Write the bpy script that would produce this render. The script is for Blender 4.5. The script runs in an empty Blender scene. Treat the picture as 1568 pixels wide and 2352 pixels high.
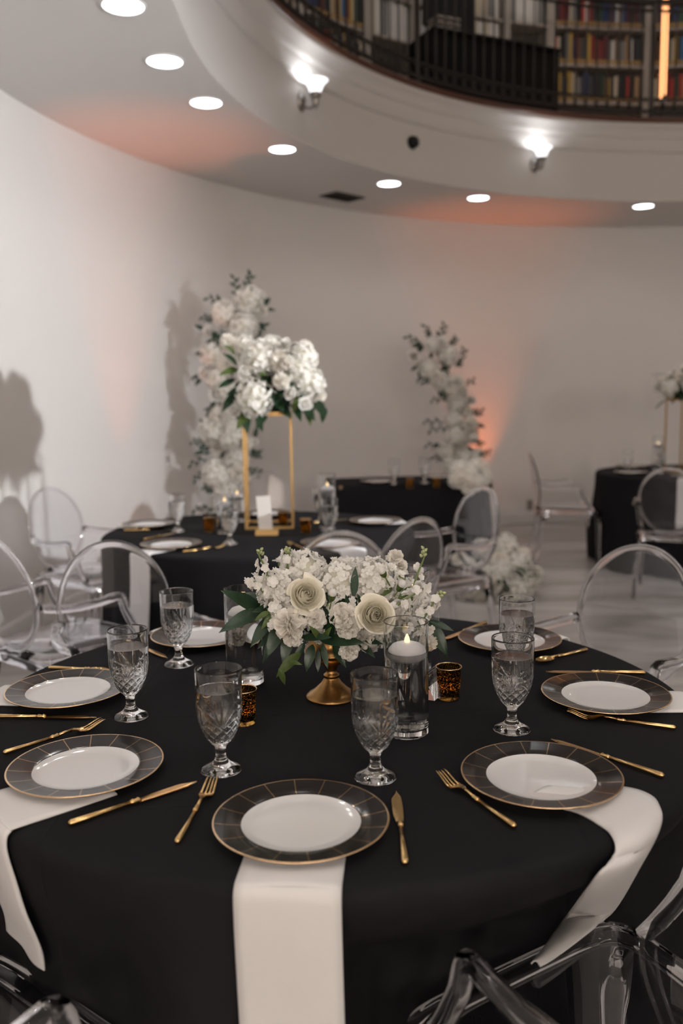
import bpy, bmesh, math, random
import numpy as np
from mathutils import Vector, Matrix, Quaternion
PI = math.pi
rnd = random.Random(7)
scene = bpy.context.scene
COL = scene.collection

# ------------------------------------------------------------------ camera
W, H, FPX = 1568.0, 2352.0, 2025.0
PITCH, ROLL, CAMH = math.radians(7.45), math.radians(-0.78), 1.42
FWD = Vector((0, math.cos(PITCH), -math.sin(PITCH)))
UP0 = Vector((0, math.sin(PITCH), math.cos(PITCH)))
RI0 = Vector((1, 0, 0))
RIGHT = RI0 * math.cos(ROLL) + UP0 * math.sin(ROLL)
UPV = -RI0 * math.sin(ROLL) + UP0 * math.cos(ROLL)
CAM = Vector((0, 0, CAMH))
cd = bpy.data.cameras.new('camera')
cam = bpy.data.objects.new('camera', cd); COL.objects.link(cam)
m = Matrix((RIGHT, UPV, -FWD)).transposed().to_4x4(); m.translation = CAM
cam.matrix_world = m
cd.sensor_fit = 'VERTICAL'; cd.sensor_height = 36.0; cd.sensor_width = 24.0
cd.lens = FPX / H * 36.0
cd.clip_start = 0.05; cd.clip_end = 60
cd.dof.use_dof = True; cd.dof.focus_distance = 1.78; cd.dof.aperture_fstop = 2.4
scene.camera = cam
vs = scene.view_settings
vs.view_transform = 'Standard'; vs.look = 'None'; vs.gamma = 1.0; vs.use_curve_mapping = False
vs.exposure = 0.0
scene.display_settings.display_device = 'sRGB'
cy_ = scene.cycles
cy_.max_bounces = 12; cy_.diffuse_bounces = 3; cy_.glossy_bounces = 4; cy_.transmission_bounces = 12; cy_.transparent_max_bounces = 8
cy_.caustics_reflective = True; cy_.caustics_refractive = True; cy_.blur_glossy = 0.6
cy_.use_adaptive_sampling = True; cy_.adaptive_threshold = 0.13; cy_.adaptive_min_samples = 16
cy_.sample_clamp_indirect = 8.0; cy_.sample_clamp_direct = 0.0
cy_.use_denoising = True
try:
    cy_.denoiser = 'OPENIMAGEDENOISE'
except Exception:
    pass

# ------------------------------------------------------------------ world (indoors: no sky light)
wd = bpy.data.worlds.new('world'); scene.world = wd; wd.use_nodes = True
wd.node_tree.nodes['Background'].inputs[0].default_value = (0.02, 0.02, 0.02, 1)
wd.node_tree.nodes['Background'].inputs[1].default_value = 0.2

# light levels (watts)
P_KEY = 860.0
P_DOWN = 5.5
P_UPPER_FILL = 70.0
P_SCONCE = 2.4
P_UPLIGHT = 100.0
P_FRONT_FILL = 215.0
KEY_POS = Vector((3.3, 2.6, 2.1))
WARM = (1.0, 0.92, 0.85)
COOL = (0.93, 0.96, 1.0)
UPCOL = (1.0, 0.98, 0.97)
ORANGE = (1.0, 0.20, 0.035)

# room geometry (a hall that ends in a half circle)
RX, RY = 3.3, 4.57
R_WALL, R_FAS, R_DOWN, Y_END = 5.29, 4.03, 4.245, -4.5
Z_CEIL, Z_MEZ, Z_TOP = 3.2, 3.9, 7.0
TOP = 0.762

# ------------------------------------------------------------------ helpers
def ray(x, y):
    return FWD + RIGHT * ((x - W / 2) / FPX) - UPV * ((y - H / 2) / FPX)
def at_z(x, y, z):
    d = ray(x, y); return CAM + d * ((z - CAMH) / d.z)
def at_y(x, y, Y):
    d = ray(x, y); return CAM + d * (Y / d.y)
def at_r(x, y, r):
    d = ray(x, y); a = d.x**2 + d.y**2; b = -2 * (d.x * RX + d.y * RY); c = RX**2 + RY**2 - r * r
    return CAM + d * ((-b + math.sqrt(b * b - 4 * a * c)) / (2 * a))
def depth(p):
    return (p - CAM).dot(FWD)
def polar(a, r, z=0.0):
    return Vector((RX + r * math.cos(a), RY + r * math.sin(a), z))
def sstep(a, b, x):
    t = min(1, max(0, (x - a) / (b - a))); return t * t * (3 - 2 * t)

class MB:
    def __init__(s): s.v = []; s.f = []; s.mi = []
    def add(s, vs, fs, mi=0):
        o = len(s.v); s.v += [tuple(p) for p in vs]
        s.f += [tuple(i + o for i in f) for f in fs]; s.mi += [mi] * len(fs)
        return s
    def box(s, c, d, rot=None, mi=0):
        hx, hy, hz = d[0] / 2, d[1] / 2, d[2] / 2
        vs = [Vector((sx * hx, sy * hy, sz * hz)) for sz in (-1, 1) for sy in (-1, 1) for sx in (-1, 1)]
        if rot: vs = [rot @ p for p in vs]
        c = Vector(c)
        return s.add([p + c for p in vs], [(0, 2, 3, 1), (4, 5, 7, 6), (0, 1, 5, 4), (2, 6, 7, 3), (0, 4, 6, 2), (1, 3, 7, 5)], mi)
    def rbox(s, c, d, b, rot=None, mi=0):   # chamfered box
        hx, hy, hz = d[0] / 2, d[1] / 2, d[2] / 2
        b = min(b, hx * .9, hy * .9, hz * .9)
        out = []
        for z, k in ((-hz, b), (-hz + b, 0), (hz - b, 0), (hz, b)):
            X, Y = hx - k, hy - k
            for p in ((X - b, -Y), (X, -Y + b), (X, Y - b), (X - b, Y), (-X + b, Y), (-X, Y - b), (-X, -Y + b), (-X + b, -Y)):
                out.append(Vector((p[0], p[1], z)))
        if rot: out = [rot @ p for p in out]
        c = Vector(c); fs = [tuple(range(7, -1, -1)), tuple(range(24, 32))]
        for k in range(3):
            for i in range(8):
                j = (i + 1) % 8; fs.append((k * 8 + i, k * 8 + j, k * 8 + 8 + j, k * 8 + 8 + i))
        return s.add([p + c for p in out], fs, mi)
    def lathe(s, prof, n=32, c=(0, 0, 0), mi=0, fn=None):
        vs = []; idx = []
        for (r, z) in prof:
            if r <= 1e-7:
                idx.append([len(vs)] * n); vs.append((c[0], c[1], c[2] + z))
            else:
                row = []
                for i in range(n):
                    a = 2 * PI * i / n
                    rr = r + (fn(a, z, r) if fn else 0)
                    row.append(len(vs)); vs.append((c[0] + rr * math.cos(a), c[1] + rr * math.sin(a), c[2] + z))
                idx.append(row)
        fs = []
        for k in range(len(prof) - 1):
            A, B = idx[k], idx[k + 1]
            for i in range(n):
                j = (i + 1) % n
                q = [A[i], A[j], B[j], B[i]]
                q = [x for t, x in enumerate(q) if x not in q[:t]]
                if len(q) > 2: fs.append(tuple(q))
        return s.add(vs, fs, mi)
    def sweep(s, path, sec, up=(0, 0, 1), closed=False, scale=None, mi=0):
        path = [Vector(p) for p in path]; n = len(path); k = len(sec); vs = []
        up = Vector(up)
        for i, p in enumerate(path):
            if closed: t = path[(i + 1) % n] - path[i - 1]
            else: t = path[min(i + 1, n - 1)] - path[max(i - 1, 0)]
            t.normalize()
            x = t.cross(up)
            if x.length < 1e-4: x = t.cross(Vector((0, 1, 0.01)))
            x.normalize(); y = x.cross(t)
            sc = scale[i] if scale else 1.0
            for a, b in sec: vs.append(p + x * a * sc + y * b * sc)
        fs = []
        for i in range(n if closed else n - 1):
            for j in range(k):
                i2 = (i + 1) % n; j2 = (j + 1) % k
                fs.append((i * k + j, i * k + j2, i2 * k + j2, i2 * k + j))
        if not closed:
            fs.append(tuple(range(k - 1, -1, -1))); fs.append(tuple((n - 1) * k + j for j in range(k)))
        return s.add(vs, fs, mi)
    def tube(s, path, r, n=10, up=(0, 0, 1), closed=False, scale=None, mi=0):
        return s.sweep(path, [(r * math.cos(2 * PI * i / n), r * math.sin(2 * PI * i / n)) for i in range(n)], up, closed, scale, mi)
    def grid(s, fn, nu, nv, mi=0):
        vs = [fn(i / nu, j / nv) for j in range(nv + 1) for i in range(nu + 1)]
        fs = [(j * (nu + 1) + i, j * (nu + 1) + i + 1, (j + 1) * (nu + 1) + i + 1, (j + 1) * (nu + 1) + i) for j in range(nv) for i in range(nu)]
        return s.add(vs, fs, mi)
    def mesh(s, name, mats, smooth=True, recalc=True, sharp=None):
        me = bpy.data.meshes.new(name); me.from_pydata(s.v, [], s.f)
        if not isinstance(mats, (list, tuple)): mats = [mats]
        for q in mats: me.materials.append(q)
        me.polygons.foreach_set('material_index', s.mi)
        me.polygons.foreach_set('use_smooth', [smooth] * len(me.polygons))
        if recalc:
            bm = bmesh.new(); bm.from_mesh(me); bmesh.ops.recalc_face_normals(bm, faces=bm.faces[:]); bm.to_mesh(me); bm.free()
        if sharp: me.set_sharp_from_angle(angle=math.radians(sharp))
        me.update(); return me
    def obj(s, name, mats, parent=None, smooth=True, loc=None, sharp=None):
        return link(name, s.mesh(name, mats, smooth, True, sharp), parent, loc)

def link(name, me, parent=None, loc=None):
    o = bpy.data.objects.new(name, me); COL.objects.link(o)
    if parent: o.parent = parent
    if loc is not None: o.location = loc
    return o
def tag(o, label=None, cat=None, group=None, kind=None):
    if label: o['label'] = label
    if cat: o['category'] = cat
    if group: o['group'] = group
    if kind: o['kind'] = kind
    return o
def thing(name, label, cat, loc=(0, 0, 0), rotz=0.0, group=None):
    o = bpy.data.objects.new(name, None); COL.objects.link(o)
    o.location = loc; o.rotation_euler = (0, 0, rotz); o.empty_display_size = 0.05
    return tag(o, label, cat, group)
def copy_tree(o, parent=None):
    c = o.copy(); COL.objects.link(c); c.parent = parent
    for ch in o.children: copy_tree(ch, c)
    return c
def lamp(name, kind, loc, energy, color, parent=None, direction=None, **kw):
    l = bpy.data.lights.new(name, kind); l.energy = energy; l.color = color
    for k, v in kw.items(): setattr(l, k, v)
    o = bpy.data.objects.new(name, l); COL.objects.link(o); o.location = loc
    if parent: o.parent = parent
    if direction: o.rotation_euler = Vector(direction).to_track_quat('-Z', 'Y').to_euler()
    return o
def sharp(o, deg=35):
    me = o.data
    try: me.set_sharp_from_angle(angle=math.radians(deg))
    except Exception: pass
    return o

# ------------------------------------------------------------------ materials
def mat(name, color=(0.8, 0.8, 0.8), rough=0.5, metal=0.0, trans=0.0, ior=1.45, spec=0.5, sheen=0.0, coat=0.0,
        emit=None, emit_s=0.0, var=0.0, vscale=8.0, bump=0.0, bscale=60.0, sss=0.0):
    M = bpy.data.materials.new(name); M.use_nodes = True
    nt = M.node_tree; b = nt.nodes['Principled BSDF']
    b.inputs['Base Color'].default_value = (*color, 1); b.inputs['Roughness'].default_value = rough
    b.inputs['Metallic'].default_value = metal; b.inputs['Transmission Weight'].default_value = trans
    b.inputs['IOR'].default_value = ior; b.inputs['Specular IOR Level'].default_value = spec
    b.inputs['Sheen Weight'].default_value = sheen; b.inputs['Coat Weight'].default_value = coat
    if emit: b.inputs['Emission Color'].default_value = (*emit, 1); b.inputs['Emission Strength'].default_value = emit_s
    if sss: b.inputs['Subsurface Weight'].default_value = sss; b.inputs['Subsurface Radius'].default_value = (.01, .008, .006)
    if var or bump:
        tc = nt.nodes.new('ShaderNodeTexCoord')
    if var:
        nz = nt.nodes.new('ShaderNodeTexNoise'); nz.inputs['Scale'].default_value = vscale; nz.inputs['Detail'].default_value = 4
        nt.links.new(tc.outputs['Object'], nz.inputs['Vector'])
        mx = nt.nodes.new('ShaderNodeMix'); mx.data_type = 'RGBA'
        mx.inputs['A'].default_value = (*[c * (1 - var) for c in color], 1)
        mx.inputs['B'].default_value = (*[min(1, c * (1 + var)) for c in color], 1)
        nt.links.new(nz.outputs['Fac'], mx.inputs['Factor']); nt.links.new(mx.outputs['Result'], b.inputs['Base Color'])
    if bump:
        n2 = nt.nodes.new('ShaderNodeTexNoise'); n2.inputs['Scale'].default_value = bscale; n2.inputs['Detail'].default_value = 3
        nt.links.new(tc.outputs['Object'], n2.inputs['Vector'])
        bp = nt.nodes.new('ShaderNodeBump'); bp.inputs['Strength'].default_value = bump; bp.inputs['Distance'].default_value = 0.004
        nt.links.new(n2.outputs['Fac'], bp.inputs['Height']); nt.links.new(bp.outputs['Normal'], b.inputs['Normal'])
    return M
def emitter(name, color, s):
    M = bpy.data.materials.new(name); M.use_nodes = True; nt = M.node_tree
    nt.nodes.remove(nt.nodes['Principled BSDF'])
    e = nt.nodes.new('ShaderNodeEmission'); e.inputs[0].default_value = (*color, 1); e.inputs[1].default_value = s
    nt.links.new(e.outputs[0], nt.nodes['Material Output'].inputs[0]); return M

M_WALL = mat('wall_paint', (0.74, 0.71, 0.685), 0.65, var=0.02, vscale=1.2, bump=0.05, bscale=90)
M_CEIL = mat('ceiling_paint', (0.72, 0.69, 0.665), 0.7)
M_FASC = mat('fascia_paint', (0.59, 0.555, 0.525), 0.6)
M_BASE = mat('baseboard_paint', (0.70, 0.675, 0.65), 0.5)
M_NOSE = mat('brown_wood_edge', (0.085, 0.032, 0.018), 0.45, var=0.3, vscale=12)
M_IRON = mat('dark_iron', (0.050, 0.044, 0.040), 0.45, metal=0.6)
M_SHELF = mat('shelf_paint', (0.36, 0.32, 0.28), 0.55, var=0.05, vscale=3)
M_SHBACK = mat('shelf_back', (0.10, 0.088, 0.078), 0.7)
M_PAGES = mat('book_pages', (0.62, 0.55, 0.45), 0.8)
M_AMBER = mat('spine_sticker', (0.32, 0.20, 0.07), 0.6)
M_BLACKCLOTH = mat('black_linen', (0.0115, 0.0112, 0.0128), 0.9, sheen=0.0, spec=0.12, bump=0.2, bscale=700)
nt = M_BLACKCLOTH.node_tree; bp0 = [n for n in nt.nodes if n.type == 'BUMP'][0]; tc = nt.nodes.new('ShaderNodeTexCoord'); sxyz = nt.nodes.new('ShaderNodeSeparateXYZ'); nt.links.new(tc.outputs['Object'], sxyz.inputs[0])
def crease(sock, off):
    out_ = sock
    for op, v_ in (('ADD', off), ('MULTIPLY', 1 / .41), ('FRACT', None), ('SUBTRACT', .5), ('ABSOLUTE', None), ('MULTIPLY', 90.0), ('MINIMUM', 1.0)):
        q_ = nt.nodes.new('ShaderNodeMath'); q_.operation = op; nt.links.new(out_, q_.inputs[0])
        if v_ is not None: q_.inputs[1].default_value = v_
        out_ = q_.outputs[0]
    return out_
cm = nt.nodes.new('ShaderNodeMath'); cm.operation = 'MULTIPLY'; nt.links.new(crease(sxyz.outputs[0], 10.07), cm.inputs[0]); nt.links.new(crease(sxyz.outputs[1], 10.15), cm.inputs[1])
bp1 = nt.nodes.new('ShaderNodeBump'); bp1.invert = True; bp1.inputs['Strength'].default_value = 0.35; bp1.inputs['Distance'].default_value = 0.002
nt.links.new(cm.outputs[0], bp1.inputs['Height']); nt.links.new(bp0.outputs['Normal'], bp1.inputs['Normal']); nt.links.new(bp1.outputs['Normal'], nt.nodes['Principled BSDF'].inputs['Normal'])
M_WHITECLOTH = mat('white_napkin_linen', (0.69, 0.67, 0.655), 0.85, sheen=0.1, bump=0.12, bscale=500)
M_TABLEWOOD = mat('plywood', (0.30, 0.20, 0.12), 0.6, var=0.2, vscale=10)
M_STEEL = mat('dull_steel', (0.35, 0.35, 0.36), 0.35, metal=1)
M_NICKEL = mat('brushed_nickel', (0.30, 0.28, 0.26), 0.3, metal=1)
M_GOLD = mat('polished_gold', (0.76, 0.51, 0.23), 0.2, metal=1)
M_COMPOTE = mat('antique_gold', (0.42, 0.235, 0.085), 0.33, metal=1, var=0.25, vscale=25, bump=0.1, bscale=60)
M_STAND = mat('satin_gold', (0.52, 0.33, 0.13), 0.38, metal=0.85)
M_PORCELAIN = mat('white_porcelain', (0.66, 0.65, 0.645), 0.10, spec=0.6, coat=0.3)
M_GOLDEDGE = mat('gold_band', (0.80, 0.56, 0.34), 0.25, metal=1)
M_GLASS = mat('clear_glass', (0.985, 0.99, 0.99), 0.0, trans=1, ior=1.5)
M_CRYSTAL = mat('cut_crystal', (0.98, 0.985, 0.99), 0.0, trans=1, ior=1.52)
M_WATER = mat('water', (0.99, 1.0, 1.0), 0.0, trans=1, ior=1.333)
M_POLY = mat('clear_polycarbonate', (0.955, 0.955, 0.985), 0.0, trans=1, ior=1.5)
M_WAX = mat('white_wax', (0.80, 0.78, 0.78), 0.45, sss=0.3)
M_FLAME = emitter('led_flame', (1.0, 0.68, 0.34), 2.2)
M_TEAFLAME = emitter('tea_flame', (1.0, 0.45, 0.10), 25.0)
M_PETAL = mat('white_petal', (0.92, 0.90, 0.87), 0.6, spec=0.2, var=0.05, vscale=40)
M_HYDR = mat('hydrangea_petal', (0.92, 0.90, 0.865), 0.6, spec=0.2, var=0.08, vscale=30)
M_CREAM = mat('cream_rose_petal', (0.96, 0.905, 0.79), 0.55, spec=0.25, var=0.05, vscale=30)
M_CARN = mat('ivory_carnation_petal', (0.92, 0.885, 0.83), 0.65, spec=0.2, var=0.06, vscale=50)
M_HCORE = mat('hydrangea_core', (0.66, 0.64, 0.54), 0.8)
M_LEAF = mat('dark_green_leaf', (0.012, 0.034, 0.014), 0.35, spec=0.5, var=0.35, vscale=18)
M_LEAF2 = mat('olive_green_leaf', (0.055, 0.085, 0.018), 0.45, spec=0.4, var=0.3, vscale=18)
M_LEAF3 = mat('grey_green_leaf', (0.028, 0.050, 0.034), 0.5, spec=0.3, var=0.3, vscale=10)
M_STEM = mat('green_stem', (0.16, 0.21, 0.07), 0.55, var=0.2, vscale=30)
M_BUD = mat('green_bud', (0.36, 0.40, 0.20), 0.6, var=0.2, vscale=60)
M_FOAM = mat('moss_foam', (0.010, 0.022, 0.010), 0.9)
M_BLACK = mat('black_plastic', (0.008, 0.008, 0.009), 0.5, spec=0.25)
M_DKWOOD = mat('black_stained_wood', (0.006, 0.006, 0.006), 0.5, spec=0.2)
M_SHADE = bpy.data.materials.new('frosted_glass_shade'); M_SHADE.use_nodes = True
_n = M_SHADE.node_tree; _b = _n.nodes['Principled BSDF']
_b.inputs['Base Color'].default_value = (.9, .9, .9, 1); _b.inputs['Roughness'].default_value = .5
_b.inputs['Emission Color'].default_value = (*COOL, 1); _b.inputs['Emission Strength'].default_value = 1.6
M_LENS = emitter('downlight_lens', (0.97, 0.98, 1.0), 9.0)
M_NEON = emitter('orange_led_tube', (1.0, 0.42, 0.17), 2.6)
M_UPLENS = emitter('orange_uplight_lens', ORANGE, 8.0)
M_PANEL = emitter('video_light_panel', COOL, 60.0)
M_CARD = mat('white_card', (0.74, 0.70, 0.66), 0.7)
M_WHITE = mat('white_enamel', (0.75, 0.74, 0.73), 0.4)

for pm_ in (M_PETAL, M_HYDR, M_CREAM, M_CARN):     # thin petals let some light through
    nt = pm_.node_tree; b = nt.nodes['Principled BSDF']; tr = nt.nodes.new('ShaderNodeBsdfTranslucent'); ms = nt.nodes.new('ShaderNodeMixShader')
    c_ = b.inputs['Base Color'].default_value; tr.inputs[0].default_value = (min(1, c_[0] * 1.08), min(1, c_[1] * 1.07), min(1, c_[2] * 1.04), 1)
    ms.inputs[0].default_value = 0.30 if pm_ is M_CREAM else 0.38; nt.links.new(b.outputs[0], ms.inputs[1]); nt.links.new(tr.outputs[0], ms.inputs[2])
    nt.links.new(ms.outputs[0], nt.nodes['Material Output'].inputs[0])
# floor: polished grey marble with long soft streaks
M_FLOOR = mat('polished_marble', (0.36, 0.33, 0.31), 0.22, spec=0.45)
nt = M_FLOOR.node_tree; b = nt.nodes['Principled BSDF']
tc = nt.nodes.new('ShaderNodeTexCoord'); mp = nt.nodes.new('ShaderNodeMapping')
mp.inputs['Scale'].default_value = (0.5, 1.9, 1); mp.inputs['Rotation'].default_value = (0, 0, 0.12)
n1 = nt.nodes.new('ShaderNodeTexNoise'); n1.inputs['Scale'].default_value = 1.7; n1.inputs['Detail'].default_value = 7; n1.inputs['Distortion'].default_value = 0.9
cr = nt.nodes.new('ShaderNodeValToRGB')
cr.color_ramp.elements[0].position = 0.32; cr.color_ramp.elements[0].color = (0.29, 0.268, 0.25, 1)
cr.color_ramp.elements[1].position = 0.66; cr.color_ramp.elements[1].color = (0.50, 0.472, 0.45, 1)
nt.links.new(tc.outputs['Object'], mp.inputs[0]); nt.links.new(mp.outputs[0], n1.inputs['Vector'])
nt.links.new(n1.outputs['Fac'], cr.inputs[0]); nt.links.new(cr.outputs[0], b.inputs['Base Color'])

# plate rim: pewter glaze with sixteen thin gold spokes
M_RIM = mat('pewter_glaze', (0.055, 0.050, 0.048), 0.12, metal=0.0, spec=0.5)
nt = M_RIM.node_tree; b = nt.nodes['Principled BSDF']
tc = nt.nodes.new('ShaderNodeTexCoord'); sx = nt.nodes.new('ShaderNodeSeparateXYZ')
nt.links.new(tc.outputs['Object'], sx.inputs[0])
def math_node(op, a=None, b_=None):
    q = nt.nodes.new('ShaderNodeMath'); q.operation = op
    for i, v in enumerate((a, b_)):
        if v is None: continue
        if isinstance(v, (int, float)): q.inputs[i].default_value = v
        else: nt.links.new(v, q.inputs[i])
    return q.outputs[0]
at = math_node('ARCTAN2', sx.outputs[1], sx.outputs[0])
fr = math_node('FRACT', math_node('ADD', math_node('MULTIPLY', at, 16 / (2 * PI)), 8.5))
ds = math_node('ABSOLUTE', math_node('SUBTRACT', fr, 0.5))
ln = math_node('LESS_THAN', ds, 0.018)
mx = nt.nodes.new('ShaderNodeMix'); mx.data_type = 'RGBA'
mx.inputs['A'].default_value = (0.022, 0.019, 0.018, 1); mx.inputs['B'].default_value = (0.55, 0.37, 0.21, 1)
nt.links.new(ln, mx.inputs['Factor']); nt.links.new(mx.outputs['Result'], b.inputs['Base Color'])
nt.links.new(math_node('MULTIPLY', ln, 0.8), b.inputs['Metallic'])

# mercury glass votive: dark mirrored coat broken by specks that let warm light through
M_MERC = bpy.data.materials.new('mercury_glass'); M_MERC.use_nodes = True
nt = M_MERC.node_tree; b = nt.nodes['Principled BSDF']
b.inputs['Base Color'].default_value = (0.03, 0.022, 0.012, 1); b.inputs['Metallic'].default_value = 1; b.inputs['Roughness'].default_value = 0.25
tr = nt.nodes.new('ShaderNodeBsdfTranslucent'); tr.inputs[0].default_value = (0.98, 0.68, 0.26, 1)
tc = nt.nodes.new('ShaderNodeTexCoord'); nz = nt.nodes.new('ShaderNodeTexNoise'); nz.inputs['Scale'].default_value = 430; nz.inputs['Detail'].default_value = 2
nt.links.new(tc.outputs['Object'], nz.inputs['Vector'])
gt = nt.nodes.new('ShaderNodeMath'); gt.operation = 'GREATER_THAN'; gt.inputs[1].default_value = 0.565
nt.links.new(nz.outputs['Fac'], gt.inputs[0])
ms = nt.nodes.new('ShaderNodeMixShader'); nt.links.new(gt.outputs[0], ms.inputs[0])
nt.links.new(b.outputs[0], ms.inputs[1]); nt.links.new(tr.outputs[0], ms.inputs[2])
nt.links.new(ms.outputs[0], nt.nodes['Material Output'].inputs[0])
M_AMBERGLASS = mat('amber_glass', (0.55, 0.30, 0.08), 0.05, trans=1, ior=1.5)

ORD = ['first', 'second', 'third', 'fourth', 'fifth', 'sixth', 'seventh', 'eighth', 'ninth', 'tenth', '11th', '12th', '13th', '14th', '15th', '16th', '17th', '18th', '19th', '20th', '21st', '22nd', '23rd', '24th', '25th', '26th', '27th', '28th', '29th', '30th']

# ------------------------------------------------------------------ the setting
def stadium(r, n=96, a0=180.0, a1=0.0):
    pts = [Vector((RX - r, Y_END, 0)), Vector((RX - r, RY - 2.5, 0))]
    for i in range(n + 1):
        pts.append(polar(math.radians(a0 + (a1 - a0) * i / n), r))
    pts += [Vector((RX + r, RY - 2.5, 0)), Vector((RX + r, Y_END, 0))]
    return pts
def ribbon(prof, n=96, lines=None):
    """extrude a (radius, z) profile along the stadium line"""
    mb = MB(); rows = [[p + Vector((0, 0, z)) for p in stadium(r, n)] for r, z in prof]
    k = len(rows[0]); vs = [p for row in rows for p in row]
    fs = [(a * k + i, a * k + i + 1, (a + 1) * k + i + 1, (a + 1) * k + i) for a in range(len(rows) - 1) for i in range(k - 1)]
    return mb.add(vs, fs)
def structure(name, mb, m_, smooth=True, label=None):
    return tag(mb.obj(name, m_, None, smooth), label, None, None, 'structure')

floor_mb = MB(); st = stadium(R_WALL + 0.1)
floor_mb.add([(p.x, p.y, 0) for p in st], [tuple(range(len(st)))])
structure('floor', floor_mb, M_FLOOR, False, 'polished grey marble floor with soft streaks')
structure('wall_back', ribbon([(R_WALL, 0.0), (R_WALL, Z_CEIL + .02)]), M_WALL, True, 'plain curved off-white wall')
structure('wall_front', MB().add([(RX - 5.29, Y_END, 0), (RX + 5.29, Y_END, 0), (RX + 5.29, Y_END, Z_TOP), (RX - 5.29, Y_END, Z_TOP)], [(0, 1, 2, 3)]), M_WALL, False)
structure('ceiling', ribbon([(R_WALL, Z_CEIL), (R_FAS, Z_CEIL)]), M_CEIL, False, 'flat white ceiling under the balcony')
structure('wall_balcony', ribbon([(R_FAS, Z_CEIL), (R_FAS, 3.25), (R_FAS, 3.63)]), M_FASC, True, 'curved off-white balcony front')
structure('trim_1', ribbon([(R_FAS, 3.63), (4.012, 3.635), (4.008, 3.66), (3.995, 3.70), (3.99, 3.735), (3.99, 3.745), (3.972, 3.752), (3.968, 3.775), (3.95, 3.815), (3.925, 3.835), (3.92, 3.84), (3.92, 3.872), (3.94, 3.872)]), M_FASC, True, 'stepped cornice moulding along the balcony front')
structure('trim_2', ribbon([(3.97, 3.872), (3.915, 3.872), (3.905, 3.885), (3.905, 3.905), (3.915, 3.918), (3.99, 3.918)]), M_NOSE, True, 'brown wooden nosing along the balcony edge')
structure('floor_balcony', ribbon([(3.96, Z_MEZ), (R_WALL, Z_MEZ)]), M_NOSE, False)
structure('wall_upper', ribbon([(R_WALL, Z_MEZ), (R_WALL, Z_TOP)]), M_SHELF, True)
up_mb = MB(); up_mb.add([(p.x, p.y, Z_TOP) for p in st], [tuple(range(len(st)))])
structure('ceiling_upper', up_mb, M_CEIL, False)
structure('baseboard_back', ribbon([(R_WALL, 0.125), (R_WALL - .012, 0.118), (R_WALL - .016, 0.10), (R_WALL - .016, 0.0)]), M_BASE, True, 'low painted baseboard at the foot of the curved wall')

# ------------------------------------------------------------------ lights of the room, with added fill overhead and behind the camera
# video light on a stand, right of the camera, aimed at the left part of the curved wall
vl = thing('video_light', 'black LED video light on a stand at the right of the room', 'video light', (KEY_POS.x, KEY_POS.y, 0))
aim = (Vector((-2.0, 4.5, 1.6)) - KEY_POS).normalized()
q = aim.to_track_quat('Y', 'Z').to_matrix()
hd = Vector((0, 0, KEY_POS.z))
MB().tube([(0, 0, .05), (0, 0, KEY_POS.z - .14)], .012, 10).obj('pole', M_BLACK, vl)
for k in range(3):
    a = 2 * PI * k / 3 + .4
    MB().tube([(0, 0, .55), (.45 * math.cos(a), .45 * math.sin(a), .01)], .009, 8).obj('leg', M_BLACK, vl)
MB().rbox(hd - aim * .07, (.26, .08, .2), .01, q).obj('housing', M_BLACK, vl)
MB().rbox(hd - aim * .025, (.22, .01, .16), .002, q).obj('light_panel', M_PANEL, vl)
lamp('video_light_beam', 'SPOT', hd + aim * .03, P_KEY, COOL, vl, aim, spot_size=math.radians(68), spot_blend=1.0, shadow_soft_size=0.07)

dl_px = [(283, 12), (378, 140), (473, 235), (648, 342), (893, 421), (1098, 454), (1477, 473)]
dl_lab = ['round recessed downlight cut by the top edge, above the left wall', 'second downlight from the top left, beside the balcony curve',
          'third downlight from the top left, above the orange ceiling glow', 'fourth downlight from the top left, below the large wall sconce',
          'downlight just right of the dark ceiling vent', 'downlight left of the orange glow at the back of the ceiling', 'rightmost recessed downlight, under the far balcony front']
def downlight(p, label, r=.092, power=P_DOWN, group='recessed downlights around the ceiling', cone=150, blend=.6, col=WARM):
    t = thing('recessed_downlight', label, 'downlight', p, 0, group)
    MB().lathe([(r + .012, .0), (r + .011, -.005), (r + .004, -.008), (r, -.006), (r, .0)], 40).obj('trim_ring', M_WHITE, t)
    MB().lathe([(r, -.0035), (r * .5, -.0045), (0, -.005)], 40).obj('lens', M_LENS, t)
    lamp('downlight_lamp', 'SPOT', (0, 0, -.03), power, col, t, (0, 0, -1), spot_size=math.radians(cone), spot_blend=blend, shadow_soft_size=r * .8)
for px, lb in zip(dl_px, dl_lab): downlight(at_z(*px, Z_CEIL), lb)
for k in range(5):
    downlight(Vector((RX - R_DOWN, 3.4 - 1.3 * k, Z_CEIL)), f'{ORD[k]} downlight back along the left ceiling strip, outside the photo')
for k, a in enumerate((72, 52, 30)):
    downlight(polar(math.radians(a), R_DOWN, Z_CEIL), f'{ORD[k]} downlight beyond the right photo edge along the curve')
for k in range(2):
    downlight(Vector((RX + R_DOWN, 2.5 - 3.2 * k, Z_CEIL)), f'{ORD[k]} downlight along the right ceiling strip, outside the photo', power=P_DOWN * 2)
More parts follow.
